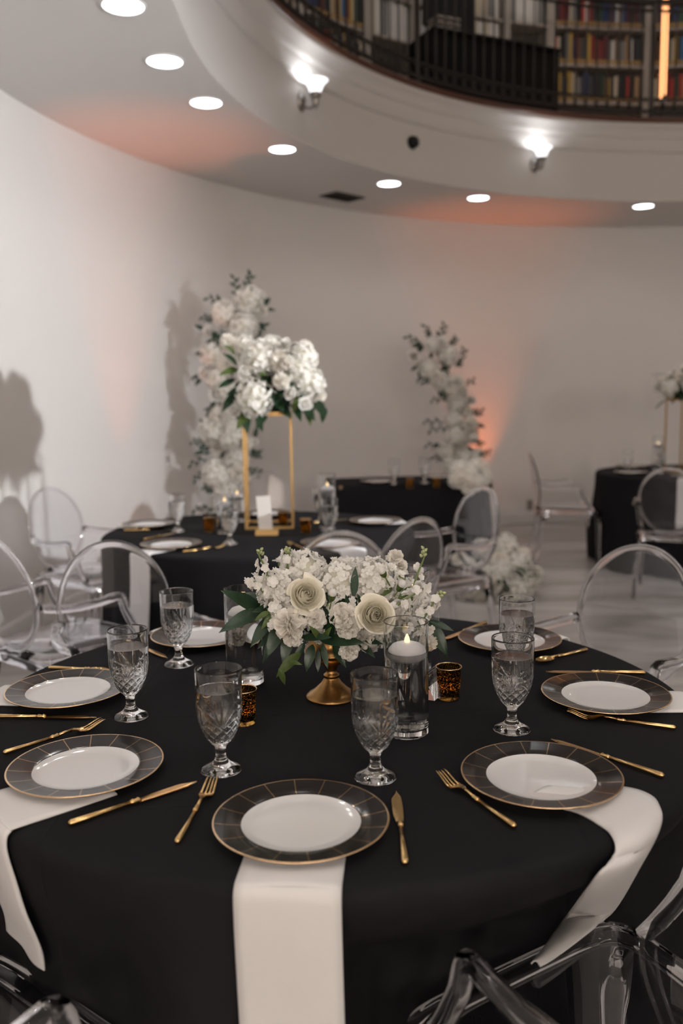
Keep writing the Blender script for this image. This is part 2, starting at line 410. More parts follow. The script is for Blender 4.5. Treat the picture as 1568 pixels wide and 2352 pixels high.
for (x, y), lb in (((0.4, 0.2), 'nearest the camera'), ((1.6, -1.4), 'behind the camera on the right'), ((0.2, -2.6), 'far behind the camera'), ((3.2, -2.2), 'far behind the camera on the right'),
                   ((2.6, 1.6), 'right of the near table'), ((4.8, 0.6), 'farthest to the right'), ((2.6, 4.6), 'over the middle of the hall'), ((5.2, 4.0), 'over the right of the hall')):  # added lamps: unseen overhead downlights that brighten the tables
    k_ = {'nearest the camera': .75, 'behind the camera on the right': 1.5, 'far behind the camera': 1.8, 'far behind the camera on the right': 1.3}.get(lb, 1.0)
    downlight(Vector((x, y, Z_TOP)), f'added unseen downlight in the high ceiling {lb}', .12, P_UPPER_FILL * k_, 'added downlights in the high ceiling', 92, .5, WARM if y < 0 else UPCOL)
for a in (150, 128, 106, 84, 62):  # lamps added out of view to lift the dark bookshelves
    downlight(polar(math.radians(a), 4.25, Z_TOP), f'added unseen downlight above the balcony shelves, {ORD[[150, 128, 106, 84, 62].index(a)]} from left', .12, 58.0, 'added downlights above the balcony shelves', 80, .6)

def uplight(name_label, p, aimd, power, cone=54):
    t = thing('uplight', name_label, 'uplight', (p[0], p[1], 0), 0, 'orange floor uplights')
    MB().lathe([(0, .0), (.06, .0), (.065, .01), (.065, .13), (.058, .135), (.058, .125), (0, .125)], 28).obj('housing', M_BLACK, t)
    MB().lathe([(.056, .127), (0, .129)], 28).obj('lens', M_UPLENS, t)
    lamp('uplight_lamp', 'SPOT', (0, 0, .15), power, ORANGE, t, aimd, spot_size=math.radians(cone), spot_blend=1.0, shadow_soft_size=.04)
uplight('round black floor uplight glowing orange at the foot of the left wall', (-1.34, 6.42), (.02, -.01, 1), P_UPLIGHT, 40)
uplight('round black floor uplight glowing orange behind the right floral column', (1.57, 9.33), (.0, .0, 1), P_UPLIGHT)

def sconce(p, rz, label, group, power, col):
    t = thing('wall_sconce', label, 'sconce', (p.x, p.y, p.z), rz, group)      # local +Y points into the room
    bp = MB(); ring = []
    for i in range(28):
        an = 2 * PI * i / 28; ring.append((.045 * math.cos(an), 0.0, .07 * math.sin(an)))
    vs = ring + [(x * 1.0, .012, z * 1.0) for x, _, z in ring] + [(x * .72, .024, z * .72) for x, _, z in ring] + [(0, .027, 0)]
    fs = [(i, (i + 1) % 28, 28 + (i + 1) % 28, 28 + i) for i in range(28)] + [(28 + i, 28 + (i + 1) % 28, 56 + (i + 1) % 28, 56 + i) for i in range(28)] + [(56 + i, 56 + (i + 1) % 28, 84) for i in range(28)]
    bp.add(vs, fs).obj('backplate', M_NICKEL, t)
    MB().tube([(0, .02, -.02), (0, .05, -.05), (0, .085, -.06), (0, .115, -.045), (0, .12, -.02)], .009, 10, up=(1, 0, 0)).obj('arm', M_NICKEL, t)
    MB().lathe([(0, -.075), (.006, -.07), (.008, -.06), (.018, -.05), (.022, -.035), (.023, .0), (.036, .012), (.040, .03), (.038, .034)], 28, (0, .12, 0)).obj('socket_cup', M_NICKEL, t)
    MB().lathe([(.030, .030), (.041, .045), (.05, .07), (.066, .098), (.088, .115), (.090, .117), (.086, .117), (.063, .101), (.046, .07), (.036, .046), (.026, .034)], 36, (0, .12, 0)).obj('glass_shade', M_SHADE, t)
    lamp('sconce_lamp', 'POINT', (0, .12, .085 if power < 20 else .14), power, col, t, shadow_soft_size=.02 if power < 20 else .05)
for (px, py), lb in (((690, 232), 'glowing frosted-glass wall sconce with nickel arm, the larger nearer one'), ((1226, 378), 'smaller far wall sconce glowing above the rightmost orange ceiling glow')):
    p = at_r(px, py, R_FAS); sconce(p, math.atan2(p.y - RY, p.x - RX) + PI / 2, lb, 'wall sconces on the balcony front', P_SCONCE, COOL)
for x, lb in ((-1.2, 'first'), (0.6, 'second'), (2.4, 'third'), (4.6, 'fourth')):  # added sconces, unseen: warm fill for surfaces facing the camera
    sconce(Vector((x, Y_END, 2.25)), 0.0, f'{lb} added fill sconce from the left on the wall behind the camera', 'added fill sconces behind the camera', P_FRONT_FILL, (1.0, 0.89, 0.79))

p = at_r(945, 328, R_FAS); a = math.atan2(p.y - RY, p.x - RX)
t = thing('wall_speaker', 'small black dome sensor between the two sconces', 'sensor', p, a + PI / 2)
MB().lathe([(0, 0), (.045, 0), (.047, .01), (.047, .03), (.042, .045), (.028, .06), (0, .066)], 28).obj('dome', M_BLACK, t).rotation_euler = (-PI / 2, 0, 0)
MB().lathe([(0.05, 0), (.054, .004), (.05, .008)], 28).obj('mounting_ring', M_IRON, t).rotation_euler = (-PI / 2, 0, 0)

p = at_z(786, 451, Z_CEIL); a = math.atan2(p.y - RY, p.x - RX)
t = thing('ceiling_vent', 'dark slotted air vent in the ceiling beside a downlight', 'vent', p, a + PI / 2 + .05)
fm = MB()
for sx_, sy_, dx, dy in ((0, .1, .36, .02), (0, -.1, .36, .02), (.17, 0, .02, .18), (-.17, 0, .02, .18)): fm.box((sx_, sy_, -.006), (dx, dy, .012))
fm.obj('frame', M_IRON, t, False)
MB().box((0, 0, -.002), (.32, .18, .003)).obj('backing', M_BLACK, t, False)
for k in range(7): MB().box((0, -.075 + .025 * k, -.006), (.32, .004, .012), Matrix.Rotation(.6, 3, 'X')).obj('slat', M_IRON, t, False)

p = at_r(1216, 1160, R_WALL); a = math.atan2(p.y - RY, p.x - RX)
t = thing('wall_outlet', 'small wall outlet plate low on the curved wall', 'outlet', (p.x, p.y, p.z), a + PI / 2)
MB().rbox((0, .004, 0), (.075, .008, .115), .003).obj('cover_plate', M_SHELF, t, False)
for k in (-1, 1): MB().rbox((0, .009, k * .026), (.034, .004, .03), .001).obj('socket', M_SHBACK, t, False)

# ------------------------------------------------------------------ balcony railing
rail = thing('balcony_railing', 'dark iron balcony railing with upright bars and a row of rings', 'railing', polar(math.radians(120), 3.955, Z_MEZ + .018))
ro = rail.location.copy()
R_RAIL = 3.955; A0, A1 = 176.0, 22.0
def arc(a0, a1, r, z, n=60): return [polar(math.radians(a0 + (a1 - a0) * i / n), r, z) - ro for i in range(n + 1)]
zb = Z_MEZ + .018
for nm, z, w in (('bottom_rail', zb + .055, .012), ('middle_rail', zb + .17, .009), ('top_rail', zb + .93, .012), ('handrail', zb + 1.0, .026)):
    MB().sweep(arc(A0, A1, R_RAIL, z, 90), [(-w, -w * .8), (w, -w * .8), (w, w * .8), (-w, w * .8)]).obj(nm, M_IRON, rail, False)
bal = MB().tube([(0, 0, .045), (0, 0, .935)], .0075, 8).mesh('baluster', M_IRON)
rng = MB().tube([(.043 * math.cos(2 * PI * i / 20), 0, .043 * math.sin(2 * PI * i / 20)) for i in range(20)], .005, 6, up=(0, 1, 0), closed=True).mesh('ring', M_IRON)
post = MB().rbox((0, 0, .51), (.035, .035, 1.02), .004).lathe([(.03, 0), (.03, .02), (.02, .03)], 16).mesh('post', M_IRON)
step = math.degrees(.108 / R_RAIL); a = A0; k = 0
a_post = math.degrees(math.atan2(at_r(958, 190, R_RAIL).y - RY, at_r(958, 190, R_RAIL).x - RX))
k0 = math.ceil((a_post - A0) / step)
n_b = int((A0 - A1) / step)
for k in range(-int((A0 - a_post) / step), int((a_post - A1) / step) + 1):
    a = a_post - k * step; pos = polar(math.radians(a), R_RAIL, zb) - ro
    if k % 23 == 0:
        link('post', post, rail, pos).rotation_euler = (0, 0, math.radians(a + 90))
    else:
        link('baluster', bal, rail, pos)
    o = link('ring', rng, rail, polar(math.radians(a - step / 2), R_RAIL, zb + .112) - ro); o.rotation_euler = (0, 0, math.radians(a - step / 2 + 90))

# orange LED tube fixed behind the railing
pb = at_r(1521, 236, 4.02); pt = at_r(1536, -60, 4.02)
t = thing('led_tube_light', 'glowing orange LED tube standing upright behind the balcony railing', 'tube light', (pb.x, pb.y, pb.z))
L_ = 1.25
tilt = Vector((0, 0, 1))
MB().tube([(0, 0, .02), tilt * L_], .026, 16).obj('tube', M_NEON, t)
MB().lathe([(0, -.01), (.028, -.01), (.028, .03), (0, .03)], 16).obj('end_cap', M_WHITE, t)
MB().box((0, -.03, .04), (.02, .07, .02)).obj('bracket', M_IRON, t, False)
MB().tube([(0, .02, 0), (0, .03, -(pb.z - Z_MEZ))], .008, 8).obj('stand_rod', M_IRON, t)

# ------------------------------------------------------------------ bookcases and books on the balcony
R_SH = 5.05
def ang_px(x, y=100, r=R_SH):
    q_ = at_r(x, y, r); return math.degrees(math.atan2(q_.y - RY, q_.x - RX))
SH_Z = [4.035, 4.40, 4.765, 5.13, 5.50]
BOOKS = {}
PAL = [('black', (.012, .012, .014)), ('navy blue', (.02, .035, .11)), ('dark red', (.16, .018, .018)), ('grey', (.16, .155, .15)), ('cream', (.45, .39, .30)),
       ('brown', (.10, .055, .03)), ('dark green', (.02, .05, .03)), ('tan', (.30, .19, .10)), ('bright blue', (.03, .16, .36)), ('white', (.55, .53, .50)),
       ('bright red', (.38, .035, .025)), ('maroon', (.08, .015, .02)), ('ochre yellow', (.40, .26, .05)), ('charcoal', (.04, .04, .045))]
PWT = [5, 4, 4, 4, 3, 3, 2, 3, 1, 2, 2, 3, 1, 4]
PM = {n: mat('book_' + n.replace(' ', '_'), c, .55, var=.12, vscale=20) for n, c in PAL}
def book_mesh(w, d, h, cname, sticker=True):
    key = (round(w, 3), round(d, 2), round(h, 2), cname, sticker)
    if key in BOOKS: return BOOKS[key]
    mb = MB(); c = .003
    mb.box((-w / 2 + c / 2, -d / 2, h / 2), (c, d, h)); mb.box((w / 2 - c / 2, -d / 2, h / 2), (c, d, h))
    n = 5; vs = []
    for z in (0, h):
        for i in range(n + 1):
            a_ = PI * i / n; vs.append((-w / 2 * math.cos(a_), .006 * math.sin(a_), z))
    fs = [(i, i + 1, n + 2 + i, n + 1 + i) for i in range(n)] + [tuple(range(n, -1, -1)), tuple(range(n + 1, 2 * n + 2))]
    mb.add(vs, fs)
    mb.box((0, -d / 2 - .002, h / 2), (w - 2 * c, d - .008, h - .012), mi=1)
    if sticker:
        vs = []
        for z in (.015, .05):
            for i in range(n + 1):
                a_ = PI * i / n; vs.append((-w / 2 * 1.01 * math.cos(a_), .0065 * math.sin(a_) + .0004, z))
        mb.add(vs, [(i, i + 1, n + 2 + i, n + 1 + i) for i in range(n)], 2)
    BOOKS[key] = mb.mesh('book', [PM[cname], M_PAGES, M_AMBER], False)
    return BOOKS[key]
def bookcase(px0, px1, label, place, rows, seed, binder=False):
    a0, a1 = math.radians(ang_px(px0)), math.radians(ang_px(px1))
    P0, P1 = polar(a0, R_SH), polar(a1, R_SH); mid = (P0 + P1) / 2; wd_ = (P1 - P0).length - .004
    rz = math.atan2((P1 - P0).y, (P1 - P0).x)          # local +x = left to right, local -y = toward the room
    t = thing('bookcase', label, 'bookcase', (mid.x, mid.y, Z_MEZ), rz, 'bookcases along the balcony wall')
    dp = .24
    for s_ in (-1, 1): MB().rbox((s_ * (wd_ / 2 - .02), dp / 2, 1.0), (.04, dp, 2.0), .003).obj('side_panel', M_SHELF, t, False)
    MB().box((0, dp - .005, 1.0), (wd_ - .08, .01, 2.0)).obj('back_panel', M_SHBACK, t, False)
    for z in SH_Z + [5.88]: MB().rbox((0, dp / 2, z - Z_MEZ - .0125), (wd_ - .08, dp - .012, .025), .003).obj('shelf', M_SHELF, t, False)
    MB().box((0, .02, .05), (wd_ - .08, .02, .1)).obj('plinth', M_SHELF, t, False)
    R = Matrix.Rotation(rz, 3, 'Z'); rr = random.Random(seed); names = {0: 'bottom', 1: 'lower', 2: 'middle', 3: 'upper'}
    for row in rows:
        x = -wd_ / 2 + .045; i = 0
        while i < 29:
            if binder:
                w_, h_, cn = rr.uniform(.055, .07), .31, rr.choice(['white', 'white', 'cream', 'grey'])
            else:
                w_, h_ = rr.choice([.022, .028, .034, .04, .048]), rr.uniform(.23, .31)
                cn = rr.choices([n for n, _ in PAL], PWT)[0]
            h_ = round(h_ / .02) * .02; w_ = round(w_ / .004) * .004
            if x + w_ > wd_ / 2 - .045: break
            loc = Vector((mid.x, mid.y, SH_Z[row])) + R @ Vector((x + w_ / 2, .02 + rr.uniform(0, .012), 0))
            o = link('binder' if binder else 'book', book_mesh(w_, .19, h_, cn, not binder), None, loc); o.rotation_euler = (0, 0, rz + PI)
            tag(o, f'{cn} {"binder" if binder else "book"}, {ORD[i]} from left, {names[row]} shelf of the bookcase {place}', 'binder' if binder else 'book', f'{"binders" if binder else "books"} in the bookcase {place}')
            x += w_ + rr.choice([.001, .002, .002, .004]); i += 1
bookcase(560, 690, 'tall bookcase at the far left of the balcony', 'at far left', [2, 3], 3)
bookcase(690, 845, 'narrow bookcase on the balcony left of the white binders', 'left of binders', [1, 2, 3], 4)
bookcase(845, 955, 'narrow bookcase holding white binders on the balcony', 'by dark post', [2], 5, True)
bookcase(955, 1163, 'bookcase behind the black desk on the balcony', 'behind black desk', [2, 3], 6, True)
bookcase(1163, 1265, 'narrow bookcase right of the black desk', 'beside black desk', [3], 8, True)
bookcase(1265, 1490, 'wide bookcase full of books left of the orange tube', 'left of orange tube', [1, 2, 3], 9)
bookcase(1490, 1690, 'bookcase full of books behind and right of the orange tube', 'right of orange tube', [1, 2, 3], 10)

bookcase(1690, 1900, 'bookcase full of books beyond the right edge of the photo', 'beyond right edge', [1, 2, 3], 11)
# desk, monitor, paper trays and carton between the shelves and the railing
pm = at_r(1112, 170, 4.62); am = math.atan2(pm.y - RY, pm.x - RX); rz = am - PI / 2
desk = thing('desk', 'black panelled desk standing behind the balcony railing', 'desk', (pm.x, pm.y, Z_MEZ), rz)
wl = (at_r(1255, 170, 4.62) - at_r(968, 170, 4.62)).length; dh = 0.76
MB().rbox((0, 0, dh - .015), (wl, .5, .03), .005).obj('desk_top', M_DKWOOD, desk, False)
MB().rbox((0, -.2, dh / 2), (wl - .06, .02, dh - .04), .003).obj('front_panel', M_DKWOOD, desk, False)
for s_ in (-1, 1): MB().rbox((s_ * (wl / 2 - .03), 0, dh / 2 - .015), (.04, .46, dh - .03), .003).obj('side_panel', M_DKWOOD, desk, False)
Rz = Matrix.Rotation(rz, 3, 'Z'); dloc = Vector((pm.x, pm.y, Z_MEZ + dh))
mon = thing('monitor', 'large black computer monitor seen from behind on the desk', 'monitor', dloc + Rz @ Vector((-wl * .27, .02, 0)), rz)
MB().rbox((0, 0, .33), (.56, .04, .46), .012).obj('screen_housing', M_BLACK, mon, False)
MB().rbox((0, .03, .1), (.06, .03, .2), .006).obj('neck', M_BLACK, mon, False)
MB().rbox((0, .03, .008), (.26, .18, .016), .005).obj('foot', M_BLACK, mon, False)
tray = thing('paper_tray', 'pale stacked paper trays at the left end of the black desk', 'tray', dloc + Rz @ Vector((-wl * .37, -.14, 0)), rz)
for k in range(3): MB().rbox((0, 0, .012 + .045 * k), (.24, .16, .014), .003).obj('tray_level', M_SHELF, tray, False)
for sx_ in (-.11, .11): MB().box((sx_, .07, .06), (.01, .01, .12)).obj('tray_post', M_SHELF, tray, False)

# ------------------------------------------------------------------ ghost chairs
def chair_meshes():
    out = {}
    # backrest: oval plate with a thick rounded rim, leaning back and gently curved
    a_, b_, zc = .205, .232, .698
    prof = [(0, .0036), (.45, .0036), (.88, .0036), (.935, .0037), (.955, .0055), (.972, .0066), (.99, .0060), (1.0, .003), (1.0, -.003), (.99, -.0060), (.972, -.0066), (.955, -.0055), (.935, -.0037), (.88, -.0036), (.45, -.0036), (0, -.0036)]
    n = 56; mb = MB(); vs = []; idx = []
    def bp(x, z, off):
        y = -.215 - .17 * (z - .47) + .55 * x * x + off
        return (x, y, z)
    for t_, h in prof:
        if t_ == 0: idx.append([len(vs)] * n); vs.append(bp(0, zc, h)); continue
        row = []
        for i in range(n):
            an = 2 * PI * i / n; row.append(len(vs)); vs.append(bp(a_ * t_ * math.cos(an), zc + b_ * t_ * math.sin(an), h))
        idx.append(row)
    fs = []
    for k in range(len(prof) - 1):
        for i in range(n):
            j = (i + 1) % n; q_ = [idx[k][i], idx[k][j], idx[k + 1][j], idx[k + 1][i]]
            q_ = [x for t2, x in enumerate(q_) if x not in q_[:t2]]; fs.append(tuple(reversed(q_)))
    out['backrest'] = mb.add(vs, fs).mesh('backrest', M_POLY)
    # seat: rounded trapezoid slab with a turned down lip
    def outline(s):
        pts = []; 
        for i in range(48):
            an = 2 * PI * i / 48; c_, s_ = math.cos(an), math.sin(an)
            e = .26; x = abs(c_) ** e * (1 if c_ >= 0 else -1); y = abs(s_) ** e * (1 if s_ >= 0 else -1)
            wx = .235 + .025 * y
            pts.append((x * (wx + s), .032 + y * (.252 + s)))
        return pts
    mb = MB(); rings = [(-.012, .468), (0, .462), (.004, .452), (.004, .415), (0, .41), (-.018, .41), (-.020, .444), (-.06, .451)]
    vs = [(x, y, z) for s, z in rings for x, y in outline(s)]
    top = len(vs); vs += [(0, .032, .4655)]; bot = len(vs); vs += [(0, .032, .452)]
    fs = [(k * 48 + i, k * 48 + (i + 1) % 48, (k + 1) * 48 + (i + 1) % 48, (k + 1) * 48 + i) for k in range(len(rings) - 1) for i in range(48)]
    fs = [tuple(reversed(f)) for f in fs]
    fs += [(i, (i + 1) % 48, top) for i in range(48)] + [((len(rings) - 1) * 48 + (i + 1) % 48, (len(rings) - 1) * 48 + i, bot) for i in range(48)]
    out['seat'] = mb.add(vs, fs).mesh('seat', M_POLY)
    def sq(w, d): 
        c = .35; return [(w * (1 - c), -d), (w, -d * (1 - c)), (w, d * (1 - c)), (w * (1 - c), d), (-w * (1 - c), d), (-w, d * (1 - c)), (-w, -d * (1 - c)), (-w * (1 - c), -d)]
    for s_, nm in ((-1, 'L'), (1, 'R')):
        out['legF' + nm] = MB().sweep([(s_ * .228, .250, .411), (s_ * .228, .252, .3), (s_ * .229, .256, .15), (s_ * .229, .260, 0)], sq(.019, .019), up=(0, 1, 0), scale=[1.05, .95, .8, .62]).mesh('leg', M_POLY)
        out['legB' + nm] = MB().sweep([(s_ * .19, -.185, .411), (s_ * .192, -.2, .3), (s_ * .197, -.225, .15), (s_ * .205, -.262, 0)], sq(.019, .019), up=(0, 1, 0), scale=[1.05, .95, .82, .65]).mesh('leg', M_POLY)
        path = [(s_ * .192, -.222, .668), (s_ * .215, -.20, .660), (s_ * .238, -.15, .652), (s_ * .252, -.08, .649), (s_ * .258, .0, .652), (s_ * .256, .055, .658), (s_ * .253, .093, .662), (s_ * .252, .106, .657), (s_ * .251, .113, .640), (s_ * .250, .124, .60), (s_ * .248, .150, .55), (s_ * .245, .180, .50), (s_ * .240, .210, .455)]
        out['arm' + nm] = MB().sweep(path, sq(.015, .013), up=(s_ * 1.0, 0, .02)).mesh('arm', M_POLY)
    out['yoke'] = MB().sweep([(-.11, -.212, .462), (-.05, -.214, .468), (0, -.216, .470), (.05, -.214, .468), (.11, -.212, .462)], sq(.02, .014), up=(0, 0, 1)).mesh('back_bracket', M_POLY)
    return out
CH = chair_meshes()
def chair(o_xy, face, label, group, rot=0.0):
    d = Vector((face[0] - o_xy[0], face[1] - o_xy[1])); rz = math.atan2(d.y, d.x) - PI / 2 + rot
    t = thing('ghost_chair', label, 'chair', (o_xy[0], o_xy[1], 0), rz, group)
    for k, nm in (('seat', 'seat'), ('backrest', 'backrest'), ('yoke', 'back_bracket'), ('legFL', 'leg'), ('legFR', 'leg'), ('legBL', 'leg'), ('legBR', 'leg'), ('armL', 'arm'), ('armR', 'arm')):
        link(nm, CH[k], t)
    return t
def from_apex(px, py, face, dist=.292):
    p = at_z(px, py, .93); d = Vector((face[0] - p.x, face[1] - p.y)).normalized()
    return (p.x + d.x * dist, p.y + d.y * dist)
T1, T2, T4 = (-.025, 1.88), (-.41, 4.36), (2.92, 7.32)
GR1, GR2 = 'clear chairs at the near table', 'clear chairs at the table with the tall gold stand'
def from_arm(px, py, side, fwd_deg):
    p = at_z(px, py, .668); f = Vector((math.cos(math.radians(fwd_deg)), math.sin(math.radians(fwd_deg)))); r = Vector((f.y, -f.x))
    return (p.x - side * .252 * r.x - .105 * f.x, p.y - side * .252 * r.y - .105 * f.y)
B_POS = from_arm(1074, 2196, -1, 123); H_POS = from_arm(124, 2306, 1, 51)
chair(from_apex(245, 1241, T1), T1, 'clear oval-back armchair at the left behind the near table', GR1)
chair(from_apex(782, 1217, T1), T1, 'clear oval-back armchair directly behind the low centerpiece', GR1)
chair(from_apex(1480, 1250, T1), T1, 'clear oval-back armchair at the right edge behind the near table', GR1)
chair(B_POS, T1, 'clear armchair tucked under the near table at the bottom right corner', GR1)
chair(H_POS, T1, 'clear armchair at the bottom left corner, only an arm showing', GR1)
chair(from_apex(-30, 1228, T2), T2, 'clear oval-back armchair cut by the left edge of the photo', GR2)
chair(from_apex(108, 1118, T2), T2, 'faint clear armchair against the bright left wall', GR2)
chair(from_apex(605, 1083, T2), T2, 'clear armchair seen through the gold stand behind its table', GR2)
chair(from_apex(965, 1187, T2), T2, 'clear armchair right of the white napkin at the middle table', GR2)
chair(from_apex(1122, 1116, T2), T2, 'clear armchair in side view before the sweetheart table', GR2, .15)
chair((1.88, 7.42), T4, 'faint clear armchair in side view left of the right-hand table', 'clear chairs at the right-hand table')
chair((2.32, 6.12), T4, 'clear armchair in front of the right-hand table', 'clear chairs at the right-hand table')

# ------------------------------------------------------------------ tables and cloths
def cloth_offset(a_, z, ph, indents):
    d = sstep(0, .6, TOP - z)
    f = (.020 * math.sin(7 * a_ + ph[0]) + .016 * math.sin(13 * a_ + ph[1] + .6 * math.sin(2 * a_)) + .010 * math.sin(23 * a_ + ph[2])) * d + .022 * d
    for (ia, iw, idp, zt) in indents:
        da = abs((math.degrees(a_) - ia + 180) % 360 - 180)
        f -= idp * (1 - sstep(iw * .55, iw, da)) * sstep(0.015, TOP - zt, TOP - z)
    return f
CLOTH = {}
def cloth_r(c, a_, z): return .772 + cloth_offset(a_ % (2 * PI), z, *CLOTH[c])
def on_cloth(px, py, c, gap=.013):
    """where the sight line through a pixel meets the hanging cloth of the table at c"""
    d = ray(px, py); t_ = .9
    while t_ < 3:
        p = CAM + d * t_; r = math.hypot(p.x - c[0], p.y - c[1]); z = p.z
        if z < TOP and r < cloth_r(c, math.atan2(p.y - c[1], p.x - c[0]), z) + gap: return p
        if z >= TOP and p.z < TOP + .002 and r < .77: return p
        t_ += .002
    return p
def round_table(c, label, cloth_label, seed, indents=()):
    t = thing('round_table', label, 'table', (c[0], c[1], 0), 0, 'round folding tables')
    MB().lathe([(0, .735), (.745, .735), (.75, .738), (.75, .755), (.745, .758), (0, .758)], 64).obj('table_top', M_TABLEWOOD, t)
    for k in range(4):
        a_ = PI / 4 * (seed % 2) + k * PI / 2
        MB().tube([(.5 * math.cos(a_), .5 * math.sin(a_), .735), (.5 * math.cos(a_), .5 * math.sin(a_), 0)], .014, 10).obj('leg', M_STEEL, t)
    rr = random.Random(seed); ph = [rr.uniform(0, 2 * PI) for _ in range(4)]; CLOTH[c] = (ph, indents)
    n = 256; mb = MB(); vs = []; rows = []
    prof = [(0.0, TOP), (.3, TOP), (.55, TOP), (.70, TOP), (.752, TOP), (.762, TOP - .002), (.768, TOP - .007), (.771, TOP - .016)]
    zs = [TOP - .03, .70, .66, .61, .56, .50, .43, .35, .27, .19, .11, .05, .012]
    for r, z in prof[1:]: rows.append((r, z, 0))
    for z in zs: rows.append((.772, z, 1))
    vs.append((0, 0, TOP))
    for r, z, sk in rows:
        for i in range(n):
            a_ = 2 * PI * i / n; R = r; f = 0
            if sk:
                f = cloth_offset(a_, z, ph, indents)
            R += f
            vs.append((R * math.cos(a_), R * math.sin(a_), z))
    fs = [(0, 1 + i, 1 + (i + 1) % n) for i in range(n)]
    for k in range(len(rows) - 1):
        for i in range(n):
            j = (i + 1) % n; fs.append((1 + k * n + i, 1 + (k + 1) * n + i, 1 + (k + 1) * n + j, 1 + k * n + j))
    o = mb.add(vs, fs).obj('tablecloth', M_BLACKCLOTH, None, True, (c[0], c[1], 0))
    tag(o, cloth_label, 'tablecloth', 'black tablecloths')
    return t
round_table(T1, 'round folding table hidden under the near black cloth', 'black cloth over the near round table, fully in view', 1, [(-57.5, 47, .25, .47), (-133, 30, .07, .5)])
round_table(T2, 'round folding table hidden under the middle black cloth', 'black cloth over the middle round table with the gold stand', 2, [(-47, 44, .25, .47), (15, 34, .07, .5)])
round_table(T4, 'round folding table hidden under the right-hand black cloth', 'black cloth over the round table at the right edge', 3)

# sweetheart table: small rectangular table with floor length cloth
s0, s1 = at_z(775, 1116, TOP), at_z(1137, 1104, TOP)
sv = Vector((s1.x - s0.x, s1.y - s0.y, 0)); SW = sv.length; sa = math.atan2(sv.y, sv.x); sn = Vector((-sv.y, sv.x, 0)).normalized(); SD = .62
sc_ = (Vector((s0.x, s0.y, 0)) + Vector((s1.x, s1.y, 0))) / 2 + sn * SD / 2
t = thing('sweetheart_table', 'small rectangular table hidden under the far black cloth', 'table', sc_, sa)
MB().rbox((0, 0, .745), (SW - .03, SD - .03, .025), .004).obj('table_top', M_TABLEWOOD, t, False)
for sx_ in (-1, 1):
    for sy_ in (-1, 1): MB().tube([(sx_ * (SW / 2 - .12), sy_ * (SD / 2 - .1), .733), (sx_ * (SW / 2 - .12), sy_ * (SD / 2 - .1), 0)], .014, 8).obj('leg', M_STEEL, t)
mb = MB(); n = 160; vs = [(0, 0, TOP)]
def rrect(i, ex):
    a_ = 2 * PI * i / n; c_, s_ = math.cos(a_), math.sin(a_); e = .16
    return Vector(((SW / 2 + ex) * abs(c_) ** e * (1 if c_ >= 0 else -1), (SD / 2 + ex) * abs(s_) ** e * (1 if s_ >= 0 else -1), 0))
rows = [(-.02, TOP), (-.006, TOP - .001), (0, TOP - .012), (.004, .70), (.010, .55), (.018, .4), (.026, .2), (.03, .012)]
for k, (ex, z) in enumerate(rows):
    for i in range(n):
        e2 = ex + (sstep(0, .7, TOP - z) * .018 * math.sin(i * .9 + math.sin(i * .21) * 2))
        p_ = rrect(i, e2); vs.append((p_.x, p_.y, z))
fs = [(0, 1 + i, 1 + (i + 1) % n) for i in range(n)]
for k in range(len(rows) - 1):
    for i in range(n):
        j = (i + 1) % n; fs.append((1 + k * n + i, 1 + (k + 1) * n + i, 1 + (k + 1) * n + j, 1 + k * n + j))
o = mb.add(vs, fs).obj('tablecloth', M_BLACKCLOTH, None, True, sc_); o.rotation_euler = (0, 0, sa)
tag(o, 'black cloth over the far rectangular table between the floral columns', 'tablecloth', 'black tablecloths')

# ------------------------------------------------------------------ plates
TZ = TOP + .0006
plate0 = thing('dinner_plate', '', 'plate')
MB().lathe([(.0915, .0118), (.083, .0085), (.070, .0066), (0, .0064)][::-1], 72).lathe([(.1340, .0163), (.11, .0115), (.075, .0045), (.068, 0), (.061, 0), (.058, .003), (0, .003)], 72).obj('plate_centre', M_PORCELAIN, plate0)
MB().lathe([(.0915, .0118), (.0945, .0128), (.110, .0148), (.1325, .0187)], 72).obj('rim', M_RIM, plate0)
MB().lathe([(.1322, .0187), (.1345, .0190), (.1352, .0178), (.1340, .0163)], 72).obj('gold_edge', M_GOLDEDGE, plate0)
_used = {}
def use(proto, loc, rotz, label, group):
    """the first use takes the prototype itself, later ones copies of it and of its parts"""
    o = proto if proto.name not in _used else copy_tree(proto)
    _used[proto.name] = 1; o.location = loc; o.rotation_euler = (0, 0, rotz); return tag(o, label, None, group)
PL1 = {'A': (-.068, 1.275), 'B': (.332, 1.425), 'C': (.561, 1.826), 'D': (.439, 2.266), 'E': (.02, 2.475), 'F': (-.389, 2.347), 'G': (-.617, 1.907), 'H': (-.457, 1.487)}
PLL = {'A': 'front plate nearest the camera', 'B': 'plate at the front right', 'C': 'plate at the far right', 'D': 'rear plate behind the right goblets',
       'E': 'plate hidden behind the white flowers', 'F': 'rear left plate behind a goblet', 'G': 'plate at the far left', 'H': 'plate at the front left'}
for k, (x, y) in PL1.items():
    use(plate0, (x, y, TZ + .0035), rnd.uniform(0, .4), f'dark-rimmed white {PLL[k]} on the near table', 'place setting plates on the near table')
PL2 = [((340, 1203), 'left rim of the middle table'), ((393, 1249), 'front left of the middle table above a hanging napkin'), ((760, 1245), 'front right of the middle table behind a clear chair'),
       ((862, 1195), 'right side of the middle table'), ((615, 1178), 'back of the middle table behind the number card')]
PL2P = []
for px, lb in PL2:
    p = at_z(*px, TOP + .018); PL2P.append(p)
    use(plate0, (p.x, p.y, TZ + .0035), rnd.uniform(0, .4), f'dark-rimmed white plate at the {lb}', 'plates on the middle table')
